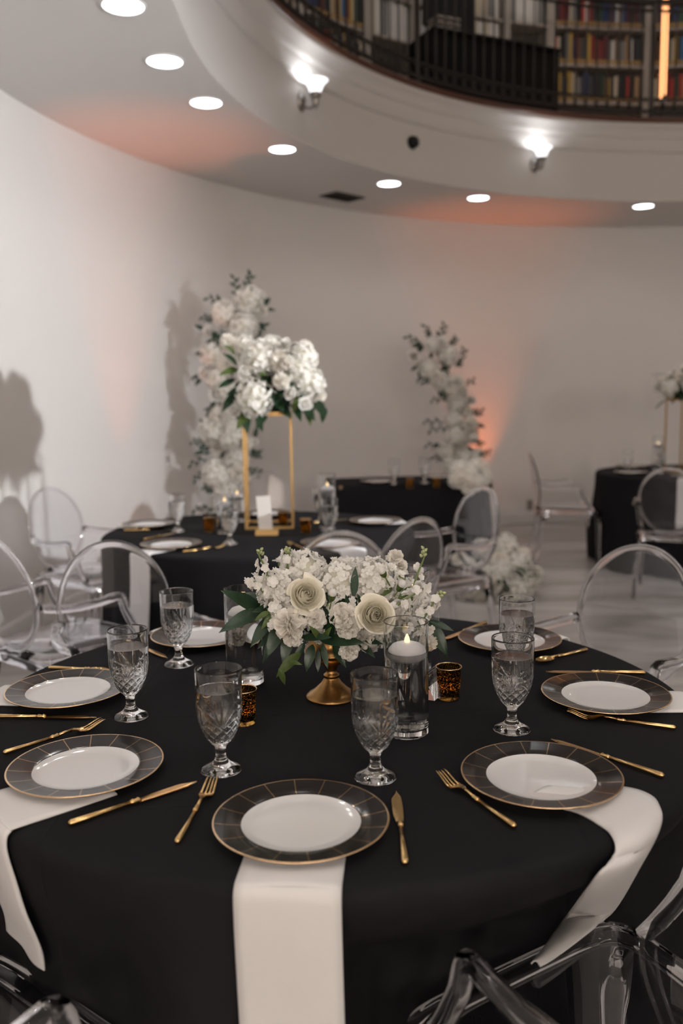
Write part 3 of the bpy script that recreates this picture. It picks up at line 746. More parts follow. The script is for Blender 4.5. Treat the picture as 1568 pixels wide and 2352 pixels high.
for px, lb in (((868, 1104), 'left'), ((1008, 1094), 'right')):
    p = at_z(*px, TOP + .018); use(plate0, (p.x, p.y, TZ + .002), .1, f'white plate, {lb} of two on the far rectangular table', 'plates on the far rectangular table')
P4 = [(2.36, 7.16), (2.55, 7.75), (2.69, 6.80)]
for (x, y), lb in zip(P4, ('left front', 'left back', 'near front')):
    use(plate0, (x, y, TZ + .0035), .2, f'dark-rimmed white plate at the {lb} of the right-hand table', 'plates on the right-hand table')

# ------------------------------------------------------------------ napkins
def catmull(P, m_=6):
    out = []; n = len(P)
    for i in range(n - 1):
        p0, p1, p2, p3 = P[max(i - 1, 0)], P[i], P[i + 1], P[min(i + 2, n - 1)]
        for k in range(m_):
            t_ = k / m_
            out.append(.5 * ((2 * p1) + (p2 - p0) * t_ + (2 * p0 - 5 * p1 + 4 * p2 - p3) * t_ ** 2 + (3 * p1 - p0 - 3 * p2 + p3) * t_ ** 3))
    out.append(P[-1]); return out
def strip(Ls, Rs, label, group, bow=0.0, folds=0.0, th=.0028, m_=6):
    Ls = catmull([Vector(p) for p in Ls], m_); Rs = catmull([Vector(p) for p in Rs], m_); n = len(Ls) - 1
    nu = 10
    def fn(u, v):
        i = min(n, int(round(v * n))); l, r = Ls[i], Rs[i]; p = l.lerp(r, u)
        j0, j1 = max(0, i - 1), min(n, i + 1)
        tan = (Ls[j1] + Rs[j1]) - (Ls[j0] + Rs[j0]); nor = (r - l).cross(tan)
        if nor.length > 1e-9: nor.normalize()
        return p + nor * (bow * math.sin(PI * u) + folds * v * math.sin(2.2 * PI * u + .6))
    mb = MB(); mb.grid(fn, nu, n)
    o = mb.obj('napkin', M_WHITECLOTH); md = o.modifiers.new('thickness', 'SOLIDIFY'); md.thickness = th; md.offset = 0
    return tag(o, label, 'napkin', group)
def drape_r(z): return .777 + .058 * sstep(0, .6, TOP - z)
def napkin(c, pl, width, hang, label, group, a_shift=0.0, start=.03, lift=.002, extra=0.0, side=0.0):
    ang = math.atan2(pl[1] - c[1], pl[0] - c[0]); er = Vector((math.cos(ang), math.sin(ang), 0)); et = Vector((-er.y, er.x, 0))
    r0 = math.hypot(pl[0] - c[0], pl[1] - c[1]) + start
    def drape_r(z): return max(cloth_r(c, ang + da * width / .77 / 4 + side / .77, z) for da in range(-2, 3)) + .006
    stations = [(r0, TOP + lift), ((r0 + .76) / 2, TOP + lift), (.755, TOP + lift + .0008), (.770, TOP + .0005), (.7775 + extra, TOP - .008), (drape_r(.735) + extra, .73), (drape_r(.68) + extra, .68)]
    z = .62
    while z > TOP - hang: stations.append((drape_r(z) + extra, z)); z -= .07
    stations.append((drape_r(TOP - hang) + extra, TOP - hang))
    L, R = [], []
    for r, z in stations:
        sh = a_shift * sstep(0, .5, TOP - z)
        for lst, s_ in ((L, -1), (R, 1)):
            w_ = s_ * width / 2 + sh + side
            rr_ = r
            if r > .765:   # keep to the round edge
                rr_ = math.sqrt(max(0, r * r - w_ * w_ * .9))
            lst.append(Vector((c[0], c[1], z)) + er * rr_ + et * w_)
    return strip(R, L, label, group, bow=.006, folds=.004)
GN = 'white napkins hanging from the near table'
napkin(T1, PL1['A'], .146, .42, 'white napkin hanging straight down from the front plate', GN, .004, .0)
napkin(T1, PL1['H'], .15, .25, 'white napkin hanging at the left edge from the front left plate', GN, 0, .0, side=.036)
napkin(T1, PL1['C'], .13, .25, 'white napkin corner at the far right plate', GN, 0, .02)
napkin(T1, PL1['G'], .13, .25, 'white napkin at the left edge beneath the far left plate', GN, 0, .02)
napkin(T1, PL1['D'], .13, .25, 'white napkin falling behind the rear right plate', GN, 0, .02)
napkin(T1, PL1['F'], .13, .25, 'white napkin falling behind the rear left plate', GN, 0, .02)
# the napkin at the front right slides over the edge and ends on the seat of the tucked-in chair
def V(px, py): return at_z(px, py, TOP + .0025)
def K(px, py):
    p_ = on_cloth(px, py, T1); return p_ if p_.z > .476 else at_z(px, py, .476)
Rr = [V(1290, 1800), V(1432, 1808), V(1495, 1828), V(1516, 1858), K(1519, 1885), K(1505, 1925), K(1476, 1978), K(1412, 2088), K(1343, 2150), K(1273, 2202), K(1240, 2221)]
Ll = [V(1190, 1845), V(1310, 1862), V(1380, 1898), V(1405, 1922), K(1413, 1950), K(1404, 1972), K(1360, 2024), K(1308, 2092), K(1255, 2168), K(1228, 2202), K(1219, 2214)]
strip(Rr, Ll, 'white napkin slanting down to a point at the lower right', GN, bow=.008, folds=.0)
for i, (lb, hg, wdt) in enumerate((('at the left edge of the middle table', .3, .12), ('hanging at the front left of the middle table', .55, .125), ('folded over the middle table edge behind a clear chair', .2, .14), ('on the right side of the middle table', .2, .12))):
    napkin(T2, (PL2P[i].x, PL2P[i].y), wdt, hg, f'white napkin {lb}', 'white napkins at the middle table', 0, .03)
napkin(T4, P4[2], .14, .4, 'white napkin hanging from the right-hand table at the photo edge', 'white napkins at the right-hand table')

# ------------------------------------------------------------------ gold cutlery (local +Y runs from handle end to tip)
def rod(mb, pts, n=10):
    mb.tube([p for p, _ in pts], 1.0, n, scale=[r for _, r in pts]); return mb
def fork_proto():
    t = thing('fork', '', 'fork')
    rod(MB(), [((0, 0, .0055), .0030), ((0, .004, .0055), .0052), ((0, .05, .006), .0042), ((0, .098, .007), .0036)]).obj('handle', M_GOLD, t)
    rod(MB(), [((0, .094, .007), .0036), ((0, .099, .0075), .0052), ((0, .103, .0075), .0038), ((0, .108, .008), .0050), ((0, .112, .008), .0034)]).obj('collar', M_GOLD, t)
    mb = MB(); rod(mb, [((0, .110, .008), .0032), ((0, .125, .0105), .0030), ((0, .138, .0095), .0032)])
    def zf(y): return .0095 - .0065 * sstep(.138, .162, y) + .011 * sstep(.165, .21, y)
    def wf(y): return .0035 + .0085 * sstep(.134, .158, y)
    def bowl(u, v, s):
        y = .134 + .034 * v; x = (u * 2 - 1) * wf(y); return (x, y, zf(y) + .0022 * (u * 2 - 1) ** 2 + s)
    mb.grid(lambda u, v: bowl(u, v, .0008), 8, 8); mb.grid(lambda u, v: bowl(1 - u, v, -.0008), 8, 8)
    for k in range(4):
        x = -.0102 + .0068 * k
        mb.sweep([(x * (1 - .04 * j), .166 + .0085 * j, zf(.166 + .0085 * j) + .0022 * (x / .0118) ** 2) for j in range(6)], [(-.0019, -.0009), (.0019, -.0009), (.0019, .0009), (-.0019, .0009)], scale=[1, 1, 1, .9, .8, .5])
    mb.obj('head', M_GOLD, t); return t
def knife_proto():
    t = thing('knife', '', 'knife')
    rod(MB(), [((0, 0, .0058), .0032), ((0, .004, .0058), .0056), ((0, .06, .006), .0044), ((0, .108, .0062), .0038)]).obj('handle', M_GOLD, t)
    rod(MB(), [((0, .104, .0062), .0038), ((0, .109, .0062), .0056), ((0, .114, .0062), .004), ((0, .119, .0062), .0056), ((0, .124, .006), .003)]).obj('collar', M_GOLD, t)
    mb = MB()
    def bl(u, v, s):
        y = .12 + .11 * v; hi = .0055 + .002 * math.sin(PI * min(1, v * 1.1)); lo = -.0055 - .004 * sstep(0, .3, v)
        k = 1 - sstep(.80, 1.0, v) * .9
        x = lo * (1 - u) * (1 - sstep(.7, 1, v) * .95) + hi * u * k; return (x, y, .0048 + s * (1 - .7 * abs(u - .6)))
    mb.grid(lambda u, v: bl(u, v, .0011), 4, 16); mb.grid(lambda u, v: bl(1 - u, v, -.0011), 4, 16)
    mb.obj('blade', M_GOLD, t); return t
def spoon_proto():
    t = thing('spoon', '', 'spoon')
    rod(MB(), [((0, 0, .0055), .0030), ((0, .004, .0055), .0052), ((0, .05, .006), .0042), ((0, .098, .007), .0036)]).obj('handle', M_GOLD, t)
    rod(MB(), [((0, .094, .007), .0036), ((0, .099, .0075), .0052), ((0, .104, .0075), .0038), ((0, .109, .008), .005), ((0, .113, .008), .0032)]).obj('collar', M_GOLD, t)
    mb = MB(); rod(mb, [((0, .110, .008), .0032), ((0, .122, .0105), .0030), ((0, .136, .009), .0034)])
    def bw(u, v, s):
        a_ = u * 2 * PI; r = v; return (.0175 * r * math.cos(a_), .160 + .028 * r * math.sin(a_), .0028 + .0075 * r * r + s)
    mb.grid(lambda u, v: bw(u, v, .0007), 24, 6); mb.grid(lambda u, v: bw(1 - u, v, -.0007), 24, 6)
    mb.obj('bowl', M_GOLD, t); return t
FORK, KNIFE, SPOON = fork_proto(), knife_proto(), spoon_proto()
LEN = {'fork': .2085, 'knife': .23, 'spoon': .188}
def cutlery(proto, tip, end, label, group, anchor='tip'):
    a_, b_ = at_z(*tip, TOP + .005), at_z(*end, TOP + .005); d = (a_ - b_); d.z = 0; d.normalize()
    kind = 'fork' if proto is FORK else 'knife' if proto is KNIFE else 'spoon'
    p = a_ - d * LEN[kind] if anchor == 'tip' else b_
    use(proto, (p.x, p.y, TZ), math.atan2(d.y, d.x) - PI / 2, label, group)
GC = 'gold cutlery on the near table'
cutlery(FORK, (490, 1797), (395, 1955), 'gold fork left of the front plate, tines under a goblet', GC)
cutlery(KNIFE, (910, 1822), (930, 1985), 'gold knife pointing away, right of the front plate', GC, 'end')
cutlery(KNIFE, (452, 1795), (170, 1890), 'gold knife below the front left plate', GC)
cutlery(FORK, (238, 1662), (0, 1733), 'gold fork partly behind the front left plate', GC)
cutlery(KNIFE, (222, 1648), (0, 1647), 'gold knife at the left edge in front of the far left plate', GC)
cutlery(FORK, (300, 1545), (112, 1534), 'gold fork behind the far left plate', GC, 'end')
cutlery(KNIFE, (385, 1512), (250, 1452), 'thin gold knife tip between the two left goblets', GC)
cutlery(FORK, (1010, 1782), (1205, 1915), 'gold fork left of the front right plate', GC)
cutlery(KNIFE, (1265, 1698), (1505, 1778), 'gold knife behind the front right plate', GC)
cutlery(FORK, (1302, 1642), (1545, 1672), 'gold fork in front of the far right plate', GC)
cutlery(KNIFE, (1253, 1543), (1478, 1546), 'gold knife behind the far right plate', GC)
cutlery(SPOON, (1238, 1522), (1348, 1492), 'gold spoon right of the rear right plate', GC, 'end')
cutlery(KNIFE, (1010, 1472), (1116, 1430), 'gold knife left of the rear right plate beside the flowers', GC, 'end')
GC2 = 'gold cutlery on the middle table'
cutlery(KNIFE, (345, 1217), (285, 1219), 'gold knife in front of the left plate on the middle table', GC2, 'end')
cutlery(FORK, (500, 1258), (420, 1268), 'gold fork with a bright glint on the middle table', GC2, 'end')
cutlery(KNIFE, (395, 1226), (330, 1240), 'gold knife behind the front left plate of the middle table', GC2, 'end')
cutlery(FORK, (655, 1245), (705, 1264), 'gold fork beside the clear chair on the middle table', GC2, 'end')
cutlery(KNIFE, (800, 1192), (775, 1195), 'gold knife beside the tall candle on the middle table', GC2)

# ------------------------------------------------------------------ cut crystal goblets with water
def goblet_meshes():
    prof = [(.0, .004), (.012, .0035), (.030, .001), (.0345, 0), (.0365, .0015), (.0362, .0035), (.033, .0065), (.024, .0105), (.0165, .0155), (.0118, .0215), (.0112, .0225), (.0112, .0240), (.0098, .0255), (.0090, .032), (.0090, .040), (.0105, .0455), (.0135, .050), (.0185, .0548)]
    zs = np.linspace(.058, .160, 58)
    def rout(z):
        t_ = (z - .0548) / (.125 - .0548)
        return .0185 + (.0408 - .0185) * (1 - (1 - min(1, t_)) ** 2.1) ** .85 if t_ < 1 else .0408 + .0006 * min(1, (z - .125) / .06)
    prof += [(rout(z), float(z)) for z in zs]
    prof += [(.0413, .172), (.0414, .184), (.0415, .1862), (.0414, .1873), (.0409, .1881), (.0402, .1884), (.0396, .1880), (.0392, .1872), (.0391, .1862), (.0391, .184)]
    inn = [(.0390, .172), (.0388, .15), (.0384, .125), (.0370, .108), (.034, .092), (.0295, .079), (.0225, .068), (.013, .0615), (0, .0595)]
    prof += inn
    segs = []
    for k in range(6):                       # fan bursts rising from six points, cross cuts between
        u0 = k * 60.0
        for an, ln_ in ((90, 58), (72, 56), (108, 56), (52, 46), (128, 46), (30, 34), (150, 34)):
            segs.append((u0, 88.0, math.cos(math.radians(an)), math.sin(math.radians(an)), ln_ if k % 2 == 0 else ln_ * .62, 1.5 if an in (90, 52, 128) else 1.1))
    def disp(a, z, r):
        if z < .056 or z > .152 or r < .0395 and z > .12: return 0.0
        Z = z * 1000; u = math.degrees(a); d = 0.0
        k = 40 / 57.3                          # mm per degree at the full radius
        if Z < 98:
            w_ = sstep(54, 62, Z) * (1 - sstep(90, 98, Z))
            for sgn in (1, -1):
                ph = ((u / 30.0) + sgn * (Z / 17.0)) % 1.0; ph = abs(ph - .5) * 2
                d = max(d, max(0, 1 - (1 - ph) / .38) * w_ * 1.0)
        for (u0, z0, cx_, sx__, ln_, wd_) in segs:
            du = ((u - u0 + 180) % 360 - 180) * k; dz = Z - z0
            t_ = du * cx_ + dz * sx__
            if 2 < t_ < ln_:
                s_ = abs(-du * sx__ + dz * cx_); taper = min(1, t_ / (ln_ * .35), (ln_ - t_) / (ln_ * .35))
                d = max(d, max(0, 1 - s_ / (wd_ * 1.1 * taper + .15)) * (.35 + .65 * taper))
        return -.0016 * d
    npr = len(prof); n_out = npr - len(inn) - 2
    def fn(a, z, r, _c=[0]):
        return disp(a, z, r)
    mb = MB()
    # displace only the outer wall
    outer = prof[:n_out]; inner = prof[n_out - 1:]
    n = 180
    mb.lathe(outer, n, fn=fn); mb2 = MB().lathe(inner, n)
    # join the two at their shared ring
    off = len(mb.v); base = off - n
    mb.v += mb2.v[n:]
    for f in mb2.f:
        mb.f.append(tuple((base + i) if i < n else (off + i - n) for i in f)); mb.mi.append(0)
    glass = mb.mesh('crystal', M_CRYSTAL, sharp=50)
    e = .0004; lv = .152
    wp = [(0, .0595 - e), (.013, .0615 - e), (.0225 + e * .5, .068 - e), (.0295 + e, .079 - e * .5), (.034 + e, .092), (.0370 + e, .108), (.0384 + e, .125), (.0388 + e, .15), (.0388 + e, lv), (.0375, lv - .0004), (.03, lv - .0008), (0, lv - .0008)]
    water = MB().lathe(wp, 64).mesh('water', M_WATER, sharp=35)
    return glass, water
G_GLASS, G_WATER = goblet_meshes()
def goblet(p, label, group, rot=0.0, sc=1.0):
    t = thing('water_goblet', label, 'goblet', (p[0], p[1], TZ), rot, group); t.scale = (sc, sc, sc)
    link('crystal', G_GLASS, t); link('water', G_WATER, t); return t
GG = 'cut crystal goblets on the near table'
for px, lb in (((508, 1770), 'cut crystal goblet behind the fork at the front left'), ((862, 1787), 'cut crystal goblet in front of the tall candle vase'), ((1175, 1677), 'cut crystal goblet left of the far right plate'),
               ((301, 1647), 'cut crystal goblet beside the far left plate'), ((411, 1527), 'cut crystal goblet in front of the rear left plate'), 
               ((678, 1478), 'cut crystal goblet hidden behind the white flowers')):
    p = at_z(*px, TOP); goblet(p, lb, GG, rnd.uniform(0, 6))
p = at_z(1187, 1374, TZ + .188); goblet(p, 'cut crystal goblet hidden low behind another goblet at right', GG, .7)
GG2 = 'goblets on the middle table'
for px, lb in (((408, 1221), 'water goblet at the left of the middle table'), ((528, 1250), 'water goblet at the front of the middle table before a candle'), ((757, 1236), 'water goblet right of the gold stand beside the floating candle'),
               ((737, 1200), 'water goblet behind the right candle on the middle table')):
    p = at_z(*px, TOP); goblet(p, lb, GG2, rnd.uniform(0, 6))
for px, lb in (((905, 1112), 'water goblet at the left plate of the far rectangular table'), ((975, 1110), 'water goblet at the right plate of the far rectangular table')):
    p = at_z(*px, TOP); goblet(p, lb, 'goblets on the far rectangular table')
for (x, y), lb in (((2.38, 7.3), 'left goblet on the right-hand table'), ((2.62, 7.22), 'goblet beside the candle on the right-hand table')):
    goblet((x, y), lb, 'goblets on the right-hand table')

# ------------------------------------------------------------------ cylinder vases with floating LED candles, votives, signs
VR, VH = .0435, .225
v_glass = MB().lathe([(0, 0), (VR - .003, 0), (VR, .003), (VR, VH - .001), (VR - .001, VH), (VR - .0018, VH - .001), (VR - .0024, .018), (VR - .006, .0135), (0, .013)], 64).mesh('glass', M_GLASS, sharp=35)
def vase_water(lv):
    e = .0003; return MB().lathe([(0, .013 - e), (VR - .006, .0135 - e), (VR - .0024 + e, .018), (VR - .0024 + e, lv), (VR - .004, lv - .0006), (0, lv - .0006)], 64).mesh('water', M_WATER, sharp=35)
v_water = vase_water(.166)
c_wax = MB().lathe([(0, -.019), (.02, -.018), (.031, -.010), (.0372, .0), (.0365, .004), (.029, .012), (.015, .0168), (0, .0175)], 48).mesh('wax', M_WAX, sharp=35)
c_fl = MB().lathe([(0, .015), (.0045, .016), (.0058, .0195), (.0045, .026), (.002, .032), (0, .0345)], 16).mesh('led_flame', M_FLAME)
def candle_vase(p, label, clabel, group, cgroup, sc=1.0):
    t = thing('cylinder_vase', label, 'vase', (p[0], p[1], TZ), 0, group); t.scale = (1, 1, sc)
    link('glass', v_glass, t); link('water', v_water, t)
    c = thing('floating_candle', clabel, 'candle', (p[0] + .002, p[1], TZ + .166 * sc - .0006), 0, cgroup)
    link('wax', c_wax, c); link('led_flame', c_fl, c)
CV, CC = 'candle vases on the near table', 'floating candles on the near table'
candle_vase(at_z(933, 1682, TOP), 'tall clear cylinder vase in front of the right flowers', 'white floating candle in the vase at the front right of the flowers', CV, CC)
candle_vase(at_z(563, 1568, TOP), 'clear cylinder vase behind the left leaves', 'floating candle hidden behind the left leaves', CV, CC)
candle_vase((.165, 2.05), 'clear cylinder vase behind the right side of the flowers', 'floating candle hidden behind the flowers on the right', CV, CC, 1.12)
CV2, CC2 = 'candle vases on the middle table', 'floating candles on the middle table'
candle_vase((-.07, 4.33), 'clear cylinder vase right of the gold stand', 'floating candle glowing right of the gold stand', CV2, CC2, 1.25)
candle_vase((-.575, 4.30), 'clear cylinder vase left of the gold stand', 'floating candle glowing left of the gold stand', CV2, CC2, .85)
candle_vase((-.56, 4.70), 'clear cylinder vase behind the gold stand', 'floating candle glowing behind the number card', CV2, CC2, .8)
candle_vase((2.66, 7.40), 'clear cylinder vase on the right-hand table', 'floating candle glowing on the right-hand table', 'candle vases on the right-hand table', 'candles on the right-hand table', 1.3)

vo_cup = MB().lathe([(0, .010), (.020, .010), (.0235, .012), (.0275, .070), (.0283, .0715), (.0275, .0725), (.0262, .0715), (.0222, .016), (.019, .0135), (0, .0135)], 40).mesh('cup', M_MERC, sharp=35)
vo_rim = MB().lathe([(.0268, .0712), (.0272, .0732), (.0282, .0736), (.0289, .0725), (.0284, .0700), (.0268, .0712)], 40).mesh('rim', M_GOLDEDGE)
vo_base = MB().lathe([(0, 0), (.021, 0), (.0235, .002), (.0242, .006), (.0236, .0105), (0, .0095)], 40).mesh('foot', M_AMBERGLASS, sharp=35)
vo_wax = MB().lathe([(0, .014), (.018, .014), (.0185, .024), (.017, .026), (0, .025)], 24).mesh('tea_light', M_WAX)
vo_fl = MB().lathe([(0, .025), (.003, .028), (.0036, .032), (.0018, .038), (0, .042)], 12).mesh('flame', M_TEAFLAME)
def votive(p, label, group, rot=0.0):
    t = thing('votive_holder', label, 'votive', (p[0], p[1], TZ), rot, group)
    for nm, me in (('cup', vo_cup), ('rim', vo_rim), ('foot', vo_base), ('tea_light', vo_wax), ('flame', vo_fl)): link(nm, me, t)
    lamp('votive_glow', 'POINT', (0, 0, .034), .11, (1, .50, .14), t, shadow_soft_size=.006)
votive(at_z(1030, 1605, TOP), 'gold speckled votive right of the tall candle vase', 'gold votives on the near table')
votive(at_z(560, 1662, TOP), 'gold speckled votive half hidden behind the front left goblet', 'gold votives on the near table', 1)
for px, lb in (((480, 1222), 'left of the gold stand'), ((702, 1226), 'right of the gold stand'), ((650, 1208), 'inside the gold stand base')):
    votive(at_z(*px, TOP), f'gold speckled votive {lb} on the middle table', 'gold votives on the middle table')
for px, lb in (((941, 1122), 'left'), ((1002, 1120), 'right')):
    votive(at_z(px[0], px[1], TOP), f'gold votive, {lb} of two on the far rectangular table', 'gold votives on the far rectangular table')
votive((2.80, 7.05), 'gold speckled votive on the right-hand table', 'gold votives on the right-hand table')

# clear acrylic sign holder beside the candle vase
p = at_z(988, 1590, TOP)
t = thing('acrylic_sign_holder', 'clear acrylic sign stand between the tall candle and the votive', 'sign holder', (p.x, p.y, TZ), math.radians(62))
mb = MB(); vs = [(-.05, -.03, 0), (-.05, .03, 0), (-.05, .006, .05), (-.05, -.006, .05), (.05, -.03, 0), (.05, .03, 0), (.05, .006, .05), (.05, -.006, .05)]
mb.add(vs, [(0, 1, 2, 3), (7, 6, 5, 4), (0, 4, 5, 1), (1, 5, 6, 2), (2, 6, 7, 3), (3, 7, 4, 0)]).obj('base_block', M_POLY, t, False)
MB().rbox((0, 0, .125), (.10, .003, .15), .0008).obj('sheet', M_POLY, t, False)

# gold flower stand, number card and low card holder on the middle table
def gold_stand(cx0, cy0, w_, h_, rot, label, group):
    t = thing('flower_stand', label, 'flower stand', (cx0, cy0, TZ), rot, group); s_ = .012
    for sx_ in (-1, 1):
        for sy_ in (-1, 1): MB().rbox((sx_ * w_ / 2, sy_ * w_ / 2, h_ / 2), (s_, s_, h_), .001).obj('leg', M_STAND, t, False)
    for z in (s_ / 2, h_ - s_ / 2):
        for k in (-1, 1):
            MB().rbox((0, k * w_ / 2, z), (w_ - s_, s_, s_), .001).obj('cross_bar', M_STAND, t, False)
            MB().rbox((k * w_ / 2, 0, z), (s_, w_ - s_, s_), .001).obj('cross_bar', M_STAND, t, False)
    MB().rbox((0, 0, h_ + .004), (w_ + .004, w_ + .004, .008), .001).obj('top_plate', M_STAND, t, False)
    return t
S2 = (-.37, 4.52); S2H = at_y(640, 950, 4.40).z - TOP
gold_stand(S2[0], S2[1], .235, S2H, .05, 'tall gold wire-frame flower stand on the middle table', 'gold flower stands')
S4 = (2.84, 7.32); S4H = .60
gold_stand(S4[0], S4[1], .2, S4H, .3, 'tall gold flower stand at the right edge of the photo', 'gold flower stands')
p = at_z(614, 1228, TOP)
t = thing('table_number_sign', 'upright white table number card in a gold holder', 'table sign', (p.x, p.y, TZ), -.05)
MB().sweep([(-.055, 0, .004), (.055, 0, .004)], [(-.032, -.004), (.032, -.004), (.018, .022), (-.018, .022)]).obj('holder', M_STAND, t, False)
MB().rbox((-.012, 0, .105), (.068, .004, .165), .001, Matrix.Rotation(-.06, 3, 'Y')).obj('card', M_CARD, t, False)

# ------------------------------------------------------------------ flowers
def petal_grid(mb, origin, ax, ay, az, L, Wd, cup, nu=3, nv=3, tipw=.55, curl=0.0, frill=0.0, rr=None):
    """a petal growing along ay, width along ax, normal az"""
    def fn(u, v):
        x = (u * 2 - 1); w_ = Wd * (max(0, 1 - abs((v - .58) / .62) ** 2.2)) ** .5 * (1 if v > .05 else .6)
        z = cup * (x * x * .5 + v * v * .6) * L - curl * L * max(0, v - .6) ** 2 * 4
        if frill and rr and v > .6: z += rr.uniform(-frill, frill) * L; 
        return Vector(origin) + ax * (x * w_) + ay * (v * L * (1 - .12 * x * x)) + az * z
    mb.grid(fn, nu, nv)
def basis(n, rr):
    n = n.normalized(); h = Vector((rr.uniform(-1, 1), rr.uniform(-1, 1), rr.uniform(-1, 1))); x = h.cross(n)
    if x.length < .05: x = Vector((1, 0, .1)).cross(n)
    x.normalize(); return x, n.cross(x), n
def fib(i, n):
    z = 1 - 2 * (i + .5) / n; r = math.sqrt(max(0, 1 - z * z)); a_ = i * 2.39996; return Vector((r * math.cos(a_), r * math.sin(a_), z))
def hydrangea(seed, n=135, fl=.31):
    rr = random.Random(seed); mb = MB()
    core = [(0, -.72), (.37, -.63), (.63, -.35), (.72, 0), (.63, .35), (.37, .63), (0, .72)]
    mb.lathe(core, 14, mi=1)
    for i in range(n):
        d = fib(i, n); d = (d + Vector((rr.uniform(-.12, .12), rr.uniform(-.12, .12), rr.uniform(-.12, .12)))).normalized()
        c = d * rr.uniform(.84, .97); nn = (d + Vector((rr.uniform(-.45, .45), rr.uniform(-.45, .45), rr.uniform(-.45, .45)))).normalized()
        x, y, z = basis(nn, rr); s_ = fl * rr.uniform(.8, 1.1)
        for k in range(4):
            a_ = k * PI / 2 + rr.uniform(-.15, .15); ay = x * math.cos(a_) + y * math.sin(a_); ax = z.cross(ay)
            petal_grid(mb, c + z * rr.uniform(-.03, .03), ax, ay, z, s_ * rr.uniform(.52, .66), s_ * .29, rr.uniform(-.05, .65), 2, 4, .75)
    return mb.mesh('hydrangea', [M_HYDR, M_HCORE])
def rose(seed, mm, openness=1.0, npet=38):
    """unit rose: radius about 1, axis +Z; petals packed in a spiral under a shallow dome"""
    rr = random.Random(seed); mb = MB()
    for i in range(npet):
        t_ = i / (npet - 1); phi = i * 2.39996 + rr.uniform(-.25, .25)
        r = .07 + .80 * t_ ** .95 * openness; ztop = .50 - .42 * r + rr.uniform(-.05, .05); w_ = 1.45 - .80 * t_; curl = .95 * max(0, t_ - .62) * rr.uniform(.6, 1.5); r *= 1 + rr.uniform(-.05, .05); ztop += rr.uniform(-.10, .08) * t_
        z0 = -.50; ph2 = rr.uniform(0, 6); lean = (.05 + .12 * min(1, t_ * 4)) * (1 - t_) + .01
        def fn(u, v):
            x = u * 2 - 1
            rad = r * (.35 + .65 * min(1, v * 1.3) ** .6) - lean * max(0, v - .55) ** 1.2 * 2.6 + curl * max(0, v - .60) ** 1.5 * 1.5 + .28 * max(0, v - .86)
            rad = max(.004, rad) * (1 + .05 * math.sin(2.4 * x + ph2) * v) + .03 * x * v
            ang = phi + x * w_ * (.6 + .4 * math.sin(PI * min(1, .25 + .55 * v)))
            z = z0 + (ztop - z0) * v * (1 - .10 * x * x * v) - curl * max(0, v - .70) ** 1.5 * 2.2 + .015 * math.sin(4 * x + ph2) * v
            return (rad * math.cos(ang), rad * math.sin(ang), z)
        mb.grid(fn, 8, 9)
    return mb.mesh('rose', mm)
def carnation(seed, n=120):
    rr = random.Random(seed); mb = MB()
    mb.lathe([(0, -.7), (.3, -.62), (.48, -.2), (.45, .25), (0, .4)], 12)
    for i in range(n):
        d = fib(i, n)
        if d.z < -.72: continue
        d = (d + Vector((rr.uniform(-.2, .2), rr.uniform(-.2, .2), rr.uniform(-.2, .2)))).normalized()
        side = Vector((0, 0, 1)).cross(d)
        if side.length < .2: side = Vector((1, 0, 0)).cross(d)
        side.normalize(); side = (Quaternion(d, rr.uniform(-1.2, 1.2)) @ side)
        nrm = d.cross(side)
        petal_grid(mb, d * .30, side, d, nrm, .70 * rr.uniform(.82, 1.1), .26, rr.uniform(-.2, .35), 5, 4, .95, rr.uniform(-.1, .25), .05, rr)
    return mb.mesh('carnation', M_CARN)
def floret(mb, c, nn, s_, rr, np_=5):
    x, y, z = basis(nn, rr)
    for k in range(np_):
        a_ = k * 2 * PI / np_ + rr.uniform(-.15, .15); ay = x * math.cos(a_) + y * math.sin(a_); ax = z.cross(ay)
        petal_grid(mb, c, ax, ay, z, s_, s_ * .45, rr.uniform(.05, .5), 2, 4, .7)
def leaf_mesh(wd_=.16, arch=.18, mm=None, fold=.25):
    mb = MB()
    def fn(u, v):
        x = u * 2 - 1; w_ = wd_ * math.sin(PI * min(1, v ** .85 * .97 + .03)) ** .9
        return (x * w_, v, -arch * v * v + arch * .25 * v + fold * abs(x) * w_ - .02 * x * x * v)
    mb.grid(fn, 4, 10); return mb.mesh('leaf', mm)
HY = [hydrangea(s_) for s_ in (1, 2, 3)]; RO = [rose(s_, M_CREAM) for s_ in (4, 5)]; ROW = [rose(s_, M_PETAL, .9, 26) for s_ in (6, 7)]
CA = [carnation(s_) for s_ in (8, 9)]
LF = [leaf_mesh(.15, .18, M_LEAF), leaf_mesh(.19, .30, M_LEAF), leaf_mesh(.13, .05, M_LEAF)]; LO = leaf_mesh(.17, .35, M_LEAF2); LG = leaf_mesh(.22, .1, M_LEAF3)

